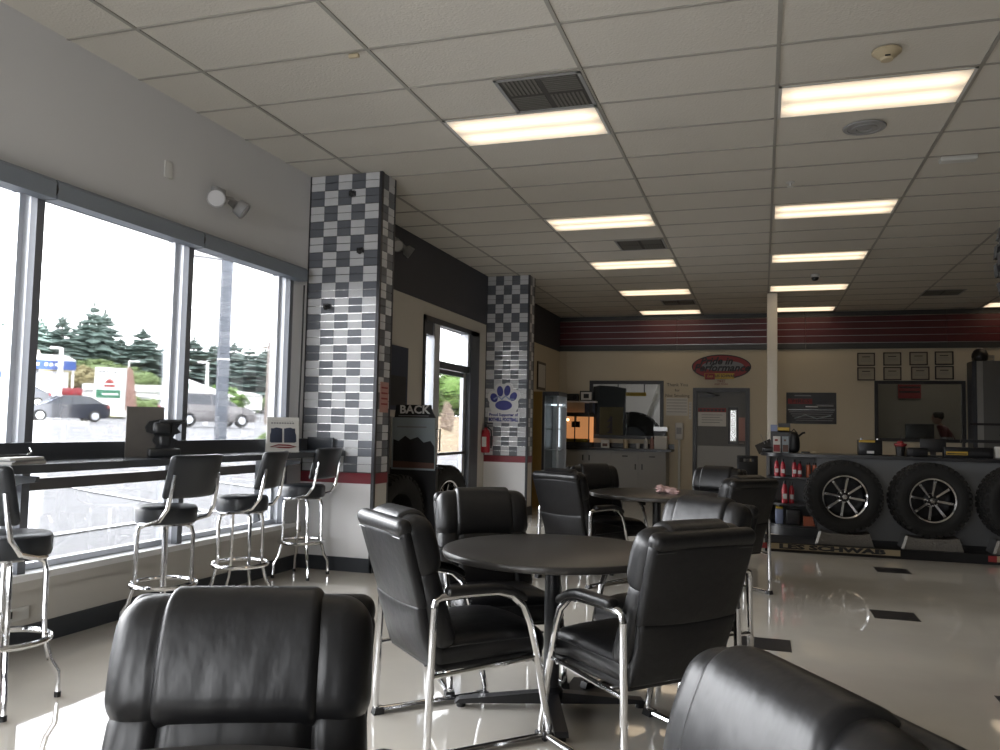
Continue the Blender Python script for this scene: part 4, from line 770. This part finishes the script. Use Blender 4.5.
wedge(.86, 'diamond-plate stand under the wheel nearest the shelves'); wedge(1.73, 'diamond-plate stand under the middle wheel'); wedge(2.60, 'diamond-plate stand under the wheel at the right edge')

# things on the counter
Z = 1.081
def card(x, y, w, h, m, m2, label, lean=.12, z=Z):
    t = thing('brochure_holder', label, 'brochures', (x, y, z)); X = T(rx=-lean); B().box(-w/2, w/2, -.01, .01, 0, h, m, X).box(-w/2, w/2, 0, .08, 0, .01, 'grey_plastic').build('card', t); B().box(-w/2+.005, w/2-.005, -.013, -.0102, .01, h*.48, m2, X).box(-w/2+.02, w/2-.03, -.013, -.0102, h*.7, h*.82, m2, X).build('print', t)
card(.17, 10.62, .085, .20, 'paper', 'red_print', 'white and red brochure in a holder at the left end of the counter'); card(.27, 10.60, .075, .20, 'sky_print', 'mud', 'pale brochure right beside the red and white one')
t = thing('card_box', 'black box with blue and yellow cards stacked above the brochures', 'box', (.22, 10.78, Z)); B().box(-.12, .12, -.05, .06, 0, .27, 'black_plastic').build('body', t); B().box(-.12, -.04, -.06, -.03, .26, .34, 'blue_pale').box(-.04, .10, -.06, -.05, .27, .31, 'yellow_print').box(-.03, .11, -.05, -.03, .25, .36, 'black_plastic').build('cards', t)
def bg(p, q): return (p.x*(1-.25*max(0, q.z)), p.y, p.z)
t = thing('black_bag', 'soft black bag standing on the counter right of the brochures', 'bag', (.37, 10.70, Z)); B().rb((0, 0, .13), (.14, .14, .26), .06, 'leather2', fn=bg).build('body', t); B().tube([(-.04, 0, .24), (0, 0, .29), (.04, 0, .24)], .008, 'black_plastic').tube([(.05, -.02, .2), (.10, -.03, .245), (.13, -.03, .25)], .012, 'black_plastic').build('strap', t)
t = thing('card_reader', 'tilted black screen and aerial at the rounded counter end', 'screen', (.06, 10.74, Z)); B().box(-.10, .10, -.008, .008, .02, .15, 'black_plastic', T(rx=-.5, ry=-.45)).build('screen', t); B().rb((.02, .03, .03), (.16, .14, .06), .02, 'black_plastic').build('base', t); B().tube([(-.03, 0, .10), (-.08, 0, .22)], .003, 'steel').tube([(0, 0, .12), (-.02, 0, .2)], .003, 'steel').build('aerial', t)
B().rb((.50, 10.62, Z+.012), (.10, .06, .022), .008, 'carved').rb((.60, 10.66, Z+.016), (.06, .05, .03), .01, 'cream_plastic').build('keys', **tg('small loose items on the counter right of the bag', 'small items'))
t = thing('car_battery', 'dark battery with a yellow top stripe on the counter', 'battery', (1.22, 10.68, Z)); B().rb((0, 0, .09), (.26, .17, .18), .01, 'rim_dark').build('case', t); B().box(-.125, .05, -.088, -.084, .15, .175, 'yellow_print').box(-.04, .04, -.088, -.085, .02, .05, 'white_print').build('label_strip', t); B().cyl((-.09, 0, .175), (-.09, 0, .20), .015, 'steel').cyl((.09, 0, .175), (.09, 0, .20), .015, 'steel').build('terminal', t)
t = thing('pen_cup', 'black cup with red and white band on the counter', 'cup', (1.545, 10.62, Z)); B().lathe([(.001, 0), (.045, 0), (.055, .11), (.001, .11)], 'black_plastic', n=20).build('cup', t); B().lathe([(.056, .11), (.07, .125), (.07, .145), (.04, .15), (.03, .17), (.001, .17)], 'red_print', n=20).build('lid', t); B().tube([(0, 0, .16), (.01, 0, .24)], .005, 'black_plastic').build('straw', t)
t = thing('desk_monitor', 'black monitor seen from behind on the service counter', 'monitor', (1.93, 10.85, Z)); B().rb((0, 0, .13), (.28, .03, .16), .01, 'black_plastic').build('screen', t); B().box(-.03, .03, -.01, .03, 0, .10, 'black_plastic').box(-.10, .10, -.07, .08, 0, .012, 'black_plastic').build('stand', t)
B().rb((0, 0, .05), (.22, .18, .10), .012, 'rim_dark').build('card_terminal', None, (1.72, 10.66, Z), **tg('low grey box between the cup and the monitor', 'box'))
B().rb((0, 0, .06), (.5, .1, .12), .006, 'rim_dark').build('display_tray', None, (2.24, 10.60, Z), **tg('grey raised ledge at the right part of the counter', 'tray')); B().box(-.11, .11, -.004, .004, 0, .04, 'yellow_print').box(-.10, .10, -.006, -.004, .008, .02, 'black_print').build('plate', None, (2.12, 10.54, Z+.03), **tg('yellow plate on the front of the grey ledge', 'plate')); B().box(-.10, .10, -.004, .004, 0, .04, 'black_print').build('plate', None, (2.35, 10.54, Z+.03), **tg('black plate right of the yellow one on the grey ledge', 'plate'))
B().rb((0, 0, .07), (.09, .07, .13), .01, 'paper').build('small_carton', None, (2.56, 10.60, Z), **tg('small white carton on the counter at the right picture edge', 'carton'))
B().box(-.4, .4, -.02, .02, 0, .035, 'black_metal').box(-.38, -.35, -.02, .02, -.17, 0, 'black_metal').box(.35, .38, -.02, .02, -.17, 0, 'black_metal').build('counter_rail', None, (2.62, 10.85, Z+.172), **tg('dark horizontal rail above the counter at the right', 'rail'))
# black plastic chair near the door
t = thing('plastic_chair', 'small black plastic chair with a handle slot, beyond the far table', 'chair', (-.20, 12.2, 0), .2)
bb = B()
for (x0, x1, z0, z1) in ((-.14, .14, .60, .90), (-.14, -.06, .90, .95), (.06, .14, .90, .95), (-.14, .14, .95, .985)): bb.rb(((x0+x1)/2, 0, (z0+z1)/2), (x1-x0+.01, .03, z1-z0+.01), .012, 'black_plastic')
bb.build('backrest', t); B().rb((0, -.17, .45), (.36, .36, .03), .012, 'black_plastic').build('seat', t)
for sx in (-1, 1):
    B().tube([(sx*.16, .0, 0), (sx*.15, -.01, .45), (sx*.13, .0, .66)], .014, 'black_metal').build('leg', t); B().tube([(sx*.17, -.34, 0), (sx*.15, -.32, .44)], .014, 'black_metal').build('leg', t)

# hanging tire at the right edge, on a pole rack outside the picture
t = thing('tire', 'black tire held up high at the right picture edge', 'tire', (1.215, 3.3, 1.975), 0, 'raised tires'); tire_mesh(.40, .25).build('tread', t); rim_parts(t)
b = B().cyl((0, 0, .02), (0, 0, 2.2), .03, 'black_metal').cyl((0, 0, 1.97), (0, -.16, 1.97), .02, 'black_metal').lathe([(.25, 0), (.25, .02), (.03, .03)], 'black_metal'); b.build('tire_rack', None, (1.225, 3.51, 0), **tg('black pole rack holding the raised tire, right of the picture', 'rack'))

# ------------------------------------------------------------------ outside
def gz(x, y=0):
    d = -4.3-x
    if d < 0: return -.1
    pts = [(0, -.10), (6, .12), (22, .95), (32, 1.08), (36, 1.25), (40, 1.62), (46, 2.4), (56, 3.0), (140, 6.0)]
    for (a, za), (c, zc) in zip(pts, pts[1:]):
        if d <= c: return za+(zc-za)*(d-a)/(c-a)
    return 6.0
xs = [-4.30, -7, -10.3, -15, -20, -26.3, -31, -36.3, -38, -40.3, -44.3, -50.3, -60.3, -90, -144]
b = B(); vs = []; fs = []
ys = [-60, -20, 0, 20, 45, 80, 140]
for x in xs:
    for y in ys: vs.append((x, y, gz(x)))
n = len(ys)
for i in range(len(xs)-1):
    for j in range(n-1): fs.append((i*n+j, i*n+j+1, (i+1)*n+j+1, (i+1)*n+j))
b.add(vs, fs[:], 'asphalt'); struct(b, 'ground_outside')
b = B()
def strip(p, q, w, m, bb, lift=.02, seg=12):
    p, q = V((*p, 0)), V((*q, 0)); d = (q-p).normalized(); nn = V((-d.y, d.x, 0))*w/2
    for k in range(seg):
        a, c = p+(q-p)*k/seg, p+(q-p)*(k+1)/seg
        P = [a-nn, c-nn, c+nn, a+nn]; bb.add([(u.x, u.y, gz(u.x)+lift) for u in P], [(0, 1, 2, 3)], m)
for (p, q) in (((-7.5, 4), (-7.5, 30)), ((-7.5, 7), (-13, 8.5)), ((-7.5, 10), (-13, 11.5)), ((-7.5, 13), (-13, 14.5)), ((-7.5, 16), (-13, 17.5)), ((-19, 5), (-19, 40)), ((-9, 3.5), (-5.5, 3.5)), ((-5.6, 5.5), (-5.6, 20))): strip(p, q, .12, 'line_white', b)
b.build('trim_6', kind='structure')
b = B().box(-33.5, -33.2, -30, 34, gz(-33.3)-.3, gz(-33.3)+.14, 'kerb'); b.box(-41.2, -40.9, -40, 40.0, gz(-41)-.3, gz(-41)+.12, 'kerb'); b.build('kerb', kind='structure', name_='') if False else struct(b, 'trim_7')
b = B()
for k in range(1): b.add([(-41.2, -40, gz(-41.2)+.10), (-41.2, 60, gz(-41.2)+.10), (-46.5, 60, gz(-46.5)+.10), (-46.5, -40, gz(-46.5)+.10)], [(0, 1, 2, 3)], 'dry_grass')
b.build('roadside_grass', kind='stuff', **tg('yellowish dry grass strip beyond the road', 'grass'))

def car(kind, label, x, y, hd, paint):
    """local +x is the front"""
    t = thing('car', label, 'car', (x, y, gz(x)+.02), hd)
    if kind == 'sedan':
        L, W, low = 4.5, 1.76, [(-2.22, .32), (-2.25, .75), (-2.15, .98), (-1.6, 1.02), (-.9, .98), (.9, .95), (1.7, .86), (2.12, .72), (2.25, .52), (2.22, .25), (1.9, .2), (-1.9, .2)]
        cab = [(-1.85, .98), (-1.15, 1.36), (-.45, 1.45), (.15, 1.43), (1.12, .95)]; wr, wx = .32, 1.38
    else:
        L, W, low = 4.7, 1.88, [(-2.3, .4), (-2.34, .9), (-2.30, 1.12), (-1.5, 1.15), (.9, 1.12), (1.75, 1.02), (2.2, .86), (2.34, .6), (2.3, .3), (1.9, .26), (-1.9, .28)]
        cab = [(-2.28, 1.12), (-2.02, 1.62), (-1.6, 1.72), (-.2, 1.72), (.35, 1.62), (1.15, 1.10)]; wr, wx = .36, 1.42
    b = B(); h = W/2
    n = len(low)
    vs = [(p[0]*(.985 if abs(p[0]) > 2 else 1), s*(h-(.05 if p[1] > .8 or p[1] < .3 else 0)-(.12 if abs(p[0]) > 2.1 else 0)), p[1]) for s in (-1, 1) for p in low]
    b.add(vs, [list(range(n))[::-1], list(range(n, 2*n))]+[(i, (i+1) % n, (i+1) % n+n, i+n) for i in range(n)], paint)
    b.build('body', t, sharp=50)
    n = len(cab); vs = [(p[0], s*(h-.08-(p[1]-cab[0][1])*.32), p[1]) for s in (-1, 1) for p in cab]
    b = B().add(vs, [list(range(n))[::-1], list(range(n, 2*n))]+[(i, (i+1) % n, (i+1) % n+n, i+n) for i in range(n)], 'car_glass'); b.build('windows', t)
    b = B(); hi = max(p[1] for p in cab); rf = [p for p in cab if p[1] > cab[0][1]+.3]
    vs = [(p[0], s*(h-.06-(p[1]-cab[0][1])*.32), p[1]+q) for q in (-.04, .015) for s in (-1, 1) for p in rf]; k = len(rf)
    b.add(vs, [list(range(k))+list(range(2*k-1, k-1, -1)), list(range(2*k, 3*k))+list(range(4*k-1, 3*k-1, -1))]+[(i, i+1, i+1+2*k, i+2*k) for i in range(k-1)]+[(k+i, k+i+1, 3*k+i+1, 3*k+i) for i in range(k-1)]+[(0, k, 3*k, 2*k), (k-1, 2*k-1, 4*k-1, 3*k-1)], paint)
    for s in (-1, 1):
        for (p, q) in ((cab[0], cab[1]), (cab[-2], cab[-1]), ((-.2, cab[0][1]), (-.25, hi))): b.tube([(p[0], s*(h-.07-(p[1]-cab[0][1])*.32), p[1]), (q[0], s*(h-.07-(q[1]-cab[0][1])*.32), q[1])], .035, paint, n=6)
    b.build('roof', t)
    for sx in (-1, 1):
        for s in (-1, 1):
            w = B().lathe([(.2, -.1), (wr-.03, -.11), (wr, -.08), (wr, .08), (wr-.03, .11), (.2, .1)], 'rubber', T(sx*wx, s*(h-.1), wr, rx=PI/2), 24); w.build('wheel', t); 
            B().lathe([(.001, -.115), (.20, -.112), (.21, -.10), (.21, .10), (.20, .112), (.001, .115)], 'alu', T(sx*wx, s*(h-.1), wr, rx=PI/2), 16, cap=False).build('hubcap', t)
    for s in (-1, 1):
        B().rb((low[2][0]+.06, s*(h-.28), low[2][1]-.13), (.16, .42, .16), .03, 'tail_red').build('tail_light', t); B().rb((2.12, s*(h-.3), .68 if kind == 'sedan' else .82), (.22, .32, .12), .03, 'lens').build('headlight', t)
    B().box(2.25, 2.27, -.24, .24, .40, .50, 'white_paint').build('number_plate', t)
    return t
import math as _m
car('sedan', 'dark blue sedan driving left on the road outside the window', -36.6, 35.6, math.radians(242), 'car_dark')
car('suv', 'grey SUV with red tail lights seen behind the grey post outside', -27.6, 36.2, math.radians(62), 'car_grey')
car('sedan', 'dark parked car half hidden behind the sedan at the left', -47.0, 41.5, math.radians(235), 'car_dark')

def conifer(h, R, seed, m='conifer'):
    r = random.Random(seed); b = B(); b.cyl((0, 0, 0), (0, 0, h*.97), .28, 'bark', n=7, r2=.03)
    L = 26
    for k in range(L):
        f = k/(L-1); z = h*(.08+.90*f)+(r.random()-.5)*h*.03; rad = R*((1-f)**.72)*(.62+.5*r.random())+.10
        nb = 11 if f < .7 else 7
        for q in range(nb):
            a = 2*PI*(q+r.random()*.7)/nb; l = rad*(.7+.5*r.random()); w = l*.26+.08; dz = -l*.42+r.random()*.7; z += (r.random()-.5)*h*.025*(1-f)
            c, s = math.cos(a), math.sin(a)
            P = [(0, 0, z+.15), (l*.55*c-w*s, l*.55*s+w*c, z+dz*.4-.1), (l*c, l*s, z+dz), (l*.55*c+w*s, l*.55*s-w*c, z+dz*.4-.1), (l*.5*c, l*.5*s, z+.32+dz*.3), (l*.5*c, l*.5*s, z-.35+dz*.6)]
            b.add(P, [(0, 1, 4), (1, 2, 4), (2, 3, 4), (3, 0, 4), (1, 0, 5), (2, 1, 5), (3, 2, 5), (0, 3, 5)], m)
    return b
def bushy(rx, ry, rz_, seed, m, n=520, trunk=0, s0=.42):
    r = random.Random(seed); b = B()
    if trunk: b.cyl((0, 0, 0), (0, 0, trunk+rz_), .16, 'bark', n=7, r2=.08)
    b.rb((0, 0, trunk+rz_), (rx*1.5, ry*1.5, rz_*1.5), min(rx, ry, rz_)*.72, m, n=3)
    for k in range(n):
        u = V((r.gauss(0, 1), r.gauss(0, 1), r.gauss(0, 1))).normalized(); q = .82+.2*r.random()+.06*math.sin(5*u.x+seed)+.06*math.cos(6*u.z)
        p = V((u.x*rx*q, u.y*ry*q, trunk+rz_+u.z*rz_*q)); s = s0*(.6+.8*r.random())
        if p.z < .02: continue
        Rm = Matrix.Translation(p) @ Matrix.Rotation(r.random()*6, 4, 'Z') @ Matrix.Rotation(r.random()*3, 4, 'X')
        b.add([(s, 0, 0), (-s, 0, 0), (0, s*.7, 0), (0, -s*.7, 0), (0, 0, s*.35), (0, 0, -s*.35)], [(0, 2, 4), (2, 1, 4), (1, 3, 4), (3, 0, 4), (2, 0, 5), (1, 2, 5), (3, 1, 5), (0, 3, 5)], m, Rm)
    return b
def far(px_ratio, d): return (-d, d*px_ratio)
protos = {}
ordn = ['first', 'second', 'third', 'fourth', 'fifth', 'sixth', 'seventh', 'eighth', 'ninth', 'tenth', 'eleventh', 'twelfth', 'thirteenth', 'fourteenth', 'fifteenth', 'sixteenth', 'seventeenth', 'eighteenth', 'nineteenth', 'twentieth', 'twenty-first', 'twenty-second']
# (ratio, depth, height, radius)
cl = [(.855, 60, .125, 4.2), (.893, 61, .164, 4.6), (.925, 64, .143, 4.0), (.962, 60, .151, 3.6), (.995, 64, .145, 3.8), (1.022, 61, .180, 3.6), (1.045, 65, .173, 4.2), (1.080, 62, .130, 4.2), (1.13, 61, .153, 5.0), (1.185, 61, .128, 4.6),
      (1.262, 60, .153, 5.0), (1.322, 58, .144, 5.0), (1.384, 60, .155, 5.6), (1.435, 57, .148, 5.2), (1.49, 57, .153, 5.4), (1.56, 56, .155, 5.6)]
cl = [(q, d, 1.334+e*d-gz(-d), R_) for q, d, e, R_ in cl]
for k in range(4): protos[k] = None
for k, (q, d, h, R) in enumerate(cl):
    kk = k % 4; x, y = far(q, d); tag = tg('%s conifer from the left in the tree line beyond the road' % ordn[k], 'conifer', 'conifers beyond the road')
    if protos[kk] is None:
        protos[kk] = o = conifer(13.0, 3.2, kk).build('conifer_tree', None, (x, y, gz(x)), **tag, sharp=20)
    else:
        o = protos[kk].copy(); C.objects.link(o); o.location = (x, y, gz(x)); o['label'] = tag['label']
    o.rotation_euler.z = k*1.3; o.scale = (R/3.2, R/3.2, h/13.0)
bl = [(.915, 54, 3.0, .076, 'leaf_warm', .2, 'orange-green round tree at the left behind the tan building'), (.972, 53, 3.4, .080, 'leaf_warm', .2, 'yellow-brown round tree behind the far street light'), (1.035, 53, 3.4, .090, 'leaf', .2, 'yellow-green round tree above the white pylon sign, left part'), (1.095, 53, 3.2, .083, 'leaf', .2, 'green round tree just right of the white pylon sign'), (1.145, 55, 2.8, .068, 'leaf_warm', .2, 'smaller olive tree above the white trailer')]
bl = [(q, d+4.5, rx*1.08, (1.334+e*(d+4.5)-gz(-d-4.5)-.2)/2, m, tr, l) for q, d, rx, e, m, tr, l in bl]
for (q, d, rx, rz_, m, tr, l) in bl:
    x, y = far(q, d); bushy(rx, rx, rz_, int(q*100), m, 1100, tr, .27).build('round_tree', None, (x, y, gz(x)), **tg(l, 'tree', 'round trees beyond the road'))
x, y = far(1.335, 46); bushy(2.6, 3.0, 1.25, 5, 'leaf_bright', 620, 0, .26).build('shrub', None, (x, y, gz(x)), **tg('bright green shrub behind the SUV', 'shrub'))
x, y = far(1.42, 50); bushy(2.4, 5.0, .75, 6, 'leaf', 620, 0, .3).build('hedge', None, (x, y, gz(x)), **tg('low clipped green hedge right of the SUV', 'hedge'))
x, y = far(1.555, 15); bushy(.7, .7, .36, 8, 'leaf', 300, 0, .10).build('shrub', None, (x, y, gz(x)), **tg('small green shrub behind the tent card', 'shrub'))
x, y = far(1.12, 47); bushy(2.0, 6.0, .45, 9, 'leaf', 420, 0, .3).build('hedge', None, (x, y, gz(x)), **tg('low green hedge under the white trailer', 'hedge'))
# sign pylon
x, y = far(1.066, 42); t = thing('pylon_sign', 'tall white sign with a green panel at the roadside', 'sign', (x, y, gz(x)), math.radians(48)); B().box(-1.05, 1.05, -.2, .2, 0, 3.35, 'white_paint').build('panel', t); B().box(-.95, .55, -.22, -.2, 1.30, 1.85, 'green_panel').build('green_field', t)
b = B()
for k in range(5): b.box(-.85+k*.24, -.70+k*.24, -.22, -.2, 3.0, 3.12, 'navy')
b.prism([(-.45, 2.3), (.15, 2.3), (.05, 2.5), (-.15, 2.6), (-.35, 2.5)], 'y', -.22, -.2, 'red_print'); b.box(-.5, .2, -.22, -.2, 2.05, 2.2, 'red_print').box(-.6, .4, -.235, -.22, 1.5, 1.62, 'white_print'); b.build('print', t)
x, y = far(1.105, 41); t = thing('feather_flag', 'pinkish feather flag standing right of the white sign', 'flag', (x, y, gz(x)), math.radians(48)); B().prism([(-.25, .6), (.55, .6), (.40, 1.8), (.2, 3.2), (-.05, 3.6), (-.2, 3.4)], 'y', -.01, .01, 'flag_pink').build('fabric', t); B().cyl((-.25, 0, 0), (-.2, 0, 3.5), .03, 'steel').build('pole', t)
# trailer / low white building
x, y = far(1.19, 50); t = thing('white_building', 'long low white building with a sloped roof beyond the road', 'building', (x, y, gz(x)), math.radians(45)); B().box(-6.5, 8, -2, 2, 0, 1.3, 'white_paint').build('wall', t); B().prism([(-6.5, 1.3), (8, 1.3), (7.2, 1.5), (3, 1.9), (-6.5, 1.8)], 'y', -2.3, 2.3, 'white_paint').build('roof', t); b = B()
for k in range(4): b.box(-5.5+k*3, -4.3+k*3, -2.03, -2, .6, .85, 'grey_print')
b.build('window', t)
x, y = far(1.31, 37); t = thing('gable_canopy', 'pale canopy with a sloping green-trimmed gable behind the SUV', 'canopy', (x, y, gz(x)), math.radians(50)); B().prism([(-2.6, 1.9), (-2.6, 3.0), (-1.6, 3.0), (1.6, 1.9)], 'y', -1.2, 1.2, 'white_paint').build('roof', t); b = B()
for xx in (-2.5, 1.3): b.box(xx, xx+.12, -.1, .1, 0, 1.95, 'white_paint')
b.build('post', t); B().box(-2.2, -1.6, -1.23, -1.2, 2.3, 2.75, 'green_panel').build('sign_panel', t)
# tan building with blue canopy
x, y = far(.90, 50); t = thing('tan_building', 'tan building with a blue and white awning across the road', 'building', (x, y, gz(x)), math.radians(46)); B().box(-6, .9, 0, 4, 0, 3.8, 'beige_wall').box(-6, -1.2, .5, 4, 3.8, 5.2, 'white_paint').build('wall', t)
B().prism([(-.4, 2.55), (3.2, 2.55), (3.2, 3.1), (2.6, 3.4), (.2, 3.4), (-.4, 3.1)], 'y', -1.2, .1, 'white_paint').box(-.4, 3.25, -1.25, -1.2, 2.35, 3.0, 'canopy_blue').build('awning', t); b = B()
for k in range(8): b.box(-.25+k*.33+(k > 3)*.2, -.05+k*.33+(k > 3)*.2, -1.27, -1.25, 2.6, 2.8, 'white_print')
b.build('awning_print', t); B().box(.6, 2.8, .0, .05, .1, 2.3, 'alu').box(3.0, 3.15, -1.1, -.9, 0, 2.4, 'white_paint').box(-.4, -.2, -1.1, -.9, 0, 2.4, 'white_paint').build('entrance', t)
s = B().box(-1.9, -.7, -.08, 0, .9, 2.1, 'canopy_blue').build('blue_sign', t); B().prism([(-1.3+.35*math.cos(PI/2+k*PI/5)*(1 if k % 2 == 0 else .45), 1.5+.35*math.sin(PI/2+k*PI/5)*(1 if k % 2 == 0 else .45)) for k in range(10)], 'y', -.1, -.08, 'white_print').build('star', s)
x, y = far(.985, 46); B().rb((0, 0, 1.3), (1.4, .4, .5), .05, 'tail_red').box(-.5, -.4, -.05, .05, 0, 1.2, 'white_paint').box(.4, .5, -.05, .05, 0, 1.2, 'white_paint').build('red_sign', None, (x, y, gz(x)), math.radians(46), **tg('small red sign beside the awning of the tan building', 'sign'))
x, y = far(.885, 46); B().box(-.28, .28, -.05, .05, .5, 2.1, 'white_paint').box(-.22, .22, -.06, -.05, 1.0, 1.5, 'red_print').box(-.22, .22, -.06, -.05, .6, .9, 'red_print').box(-.05, .05, -.04, .04, 0, .5, 'steel').build('banner_sign', None, (x, y, gz(x)), math.radians(46), **tg('white and red upright sign beside the parked dark car', 'sign'))
# poles
def lamp_post(q, d, h, label, arm=1.2, r=.10, m='white_paint', side=1):
    x, y = far(q, d); t = thing('street_light', label, 'street light', (x, y, gz(x)), math.radians(45)); B().cyl((0, 0, 0), (0, 0, h), r*1.4, m, n=10, r2=r).build('pole', t); B().box(min(0, side*arm), max(0, side*arm), -.06, .06, h-.06, h+.06, m).rb((side*arm, 0, h), (.5, .3, .14), .05, m).build('lamp_head', t)
lamp_post(.963, 40, 4.25, 'white street light beside the tan building', -.35, .12); lamp_post(1.303, 34, 4.0, 'white street light seen left of the grey post', -.35, .10); lamp_post(1.101, 55, 3.9, 'thin far street light above the white trailer', .7, .07); lamp_post(1.222, 45, 3.6, 'thin street light at the edge of the second window pane', .7, .05, 'steel')
x, y = far(1.505, 36); t = thing('utility_pole', 'pale wooden utility pole near the right end of the window', 'utility pole', (x, y, gz(x))); B().cyl((0, 0, 0), (0, 0, 6.4), .22, 'wood_pole', n=10, r2=.13).build('pole', t); B().box(-.8, .8, -.06, .06, 5.9, 6.05, 'wood_pole').build('crossarm', t)
x, y = far(1.35, 17.5); t = thing('sign_post', 'thick blue-grey post standing in the parking lot', 'post', (x, y, gz(x)-.05), math.radians(50)); B().rb((0, 0, 3.2), (.34, .34, 6.4), .02, 'post_grey').build('post', t); B().box(-.175, .175, -.175, .175, 2.95, 3.0, 'white_paint').build('band', t); B().box(-1.5, 1.5, -.2, .2, 6.4, 8.0, 'white_paint').build('sign_box', t)
b = B()
for k in range(20):
    a, c = k/20, (k+1)/20
    f = lambda s: (-20, -4+60*s, 6.1-1.2*4*s*(1-s)+1.0*s)
    b.tube([f(a), f(c)], .012, 'black_plastic', n=4)
for yy in (-4, 56): b.cyl((-20, yy, gz(-20)-.1), (-20, yy, 6.2 if yy < 0 else 7.2), .12, 'wood_pole')
b.build('power_line', **tg('thin overhead cable crossing the sky outside the window', 'cable'))
# beyond the side door
def at(q, d): return (-d, d*q)
b = B(); b.add([(-11.5, 28, gz(-11.5)+.03), (-15, 32, 1.75), (-19, 36, 1.9), (-19, 60, 1.9), (-15, 60, 1.75), (-11.5, 60, gz(-11.5)+.03), (-19, 36, .4), (-19, 60, .4)], [(0, 1, 4, 5), (1, 2, 3, 4), (2, 6, 7, 3)], 'dry_soil'); b.build('dry_bed', kind='stuff', **tg('dry tan planting bed beyond the side door', 'ground cover'))
for k, (q, d, rx, rz_, l) in enumerate(((2.72, 16.8, 2.0, 1.05, 'bright green bush on the dry bank beyond the side door, left part'), (2.50, 16.6, 2.0, 1.15, 'bright green bush on the dry bank beyond the side door, right part'), (2.90, 17.6, 1.6, 1.5, 'higher hazy green bush beyond the side door at its left edge'))):
    x, y = at(q, d); bushy(rx, rx, rz_, 20+k, 'leaf_bright', 700, .05, .2).build('green_bush', None, (x, y, 1.85), **tg(l, 'bush', 'green bushes beyond the side door'))
x, y = at(2.55, 13.6); conifer(.72, .24, 31, 'bark').build('dwarf_conifer', None, (x, y, 1.2), **tg('small brownish conifer on the dry bank beyond the side door', 'shrub'))
b = B().box(-5.9, -5.75, 14, 45, gz(-5.8)-.1, gz(-5.8)+.08, 'kerb'); struct(b, 'trim_8')

# ------------------------------------------------------------------ light
w = bpy.data.worlds.new('sky'); bpy.context.scene.world = w; w.use_nodes = True; nt = w.node_tree; bg = nt.nodes['Background']
tc = nt.nodes.new('ShaderNodeTexCoord'); sx = nt.nodes.new('ShaderNodeSeparateXYZ'); cr = nt.nodes.new('ShaderNodeValToRGB')
nt.links.new(tc.outputs['Generated'], sx.inputs[0]); nt.links.new(sx.outputs['Z'], cr.inputs[0])
e = cr.color_ramp.elements; e[0].position = 0; e[0].color = (.97, .98, 1, 1); e[1].position = 1; e[1].color = (.90, .94, 1, 1)
nt.links.new(cr.outputs[0], bg.inputs['Color']); bg.inputs['Strength'].default_value = 17
def portal(loc, rot, sx_, sy_):
    l = bpy.data.lights.new('portal', 'AREA'); l.shape = 'RECTANGLE'; l.size = sx_; l.size_y = sy_; l.cycles.is_portal = True
    o = bpy.data.objects.new('window_daylight', l); C.objects.link(o); o.location = loc; o.rotation_euler = rot
portal((WX-.17, 1.7, 1.53), (0, -PI/2, 0), 2.3, 9.6)
portal((WX-.17, 10.4, 1.4), (0, -PI/2, 0), 2.7, 1.8)
portal((-1.8, FY-.2, 1.55), (PI/2, 0, 0), 2.4, 2.1)
def area(name, loc, sx_, sy_, p, col, rot=(0, 0, 0)):
    l = bpy.data.lights.new(name, 'AREA'); l.shape = 'RECTANGLE'; l.size = sx_; l.size_y = sy_; l.energy = p; l.color = col
    o = bpy.data.objects.new(name, l); C.objects.link(o); o.location = loc; o.rotation_euler = rot
area('bay_lamp', (-1.5, BY+2.4, H-.05), 3, 2, 55, (1, .97, .95)); area('office_lamp', (3.6, BY+1.6, H-.05), 1.2, .8, 8, (1, .9, .75))

# ------------------------------------------------------------------ camera
cam = bpy.data.cameras.new('camera'); co = bpy.data.objects.new('camera', cam); C.objects.link(co)
yaw, pitch, roll, fpx = -.310617335, .0625830116, .0200939804, 818.485
cy, sy, cp, sp_, crr, srr = math.cos(yaw), math.sin(yaw), math.cos(pitch), math.sin(pitch), math.cos(roll), math.sin(roll)
F = V((sy*cp, cy*cp, sp_)); R0 = V((cy, -sy, 0)); U0 = R0.cross(F)
Rr = R0*crr+U0*srr; Ur = U0*crr-R0*srr
co.matrix_world = Matrix(((Rr.x, Ur.x, -F.x, 0), (Rr.y, Ur.y, -F.y, 0), (Rr.z, Ur.z, -F.z, 1.334), (0, 0, 0, 1)))
cam.sensor_width = 36; cam.lens = fpx/1000*36; cam.clip_start = .02; cam.clip_end = 500
sc = bpy.context.scene; sc.camera = co
sc.view_settings.view_transform = 'Standard'; sc.view_settings.look = 'None'; sc.view_settings.gamma = 1; sc.view_settings.use_curve_mapping = False
sc.view_settings.exposure = 0
try:
    sc.cycles.use_denoising = True; sc.cycles.max_bounces = 8; sc.cycles.diffuse_bounces = 5; sc.cycles.glossy_bounces = 4; sc.cycles.transparent_max_bounces = 12; sc.cycles.sample_clamp_indirect = 6; sc.cycles.caustics_reflective = False; sc.cycles.caustics_refractive = False
except Exception: pass
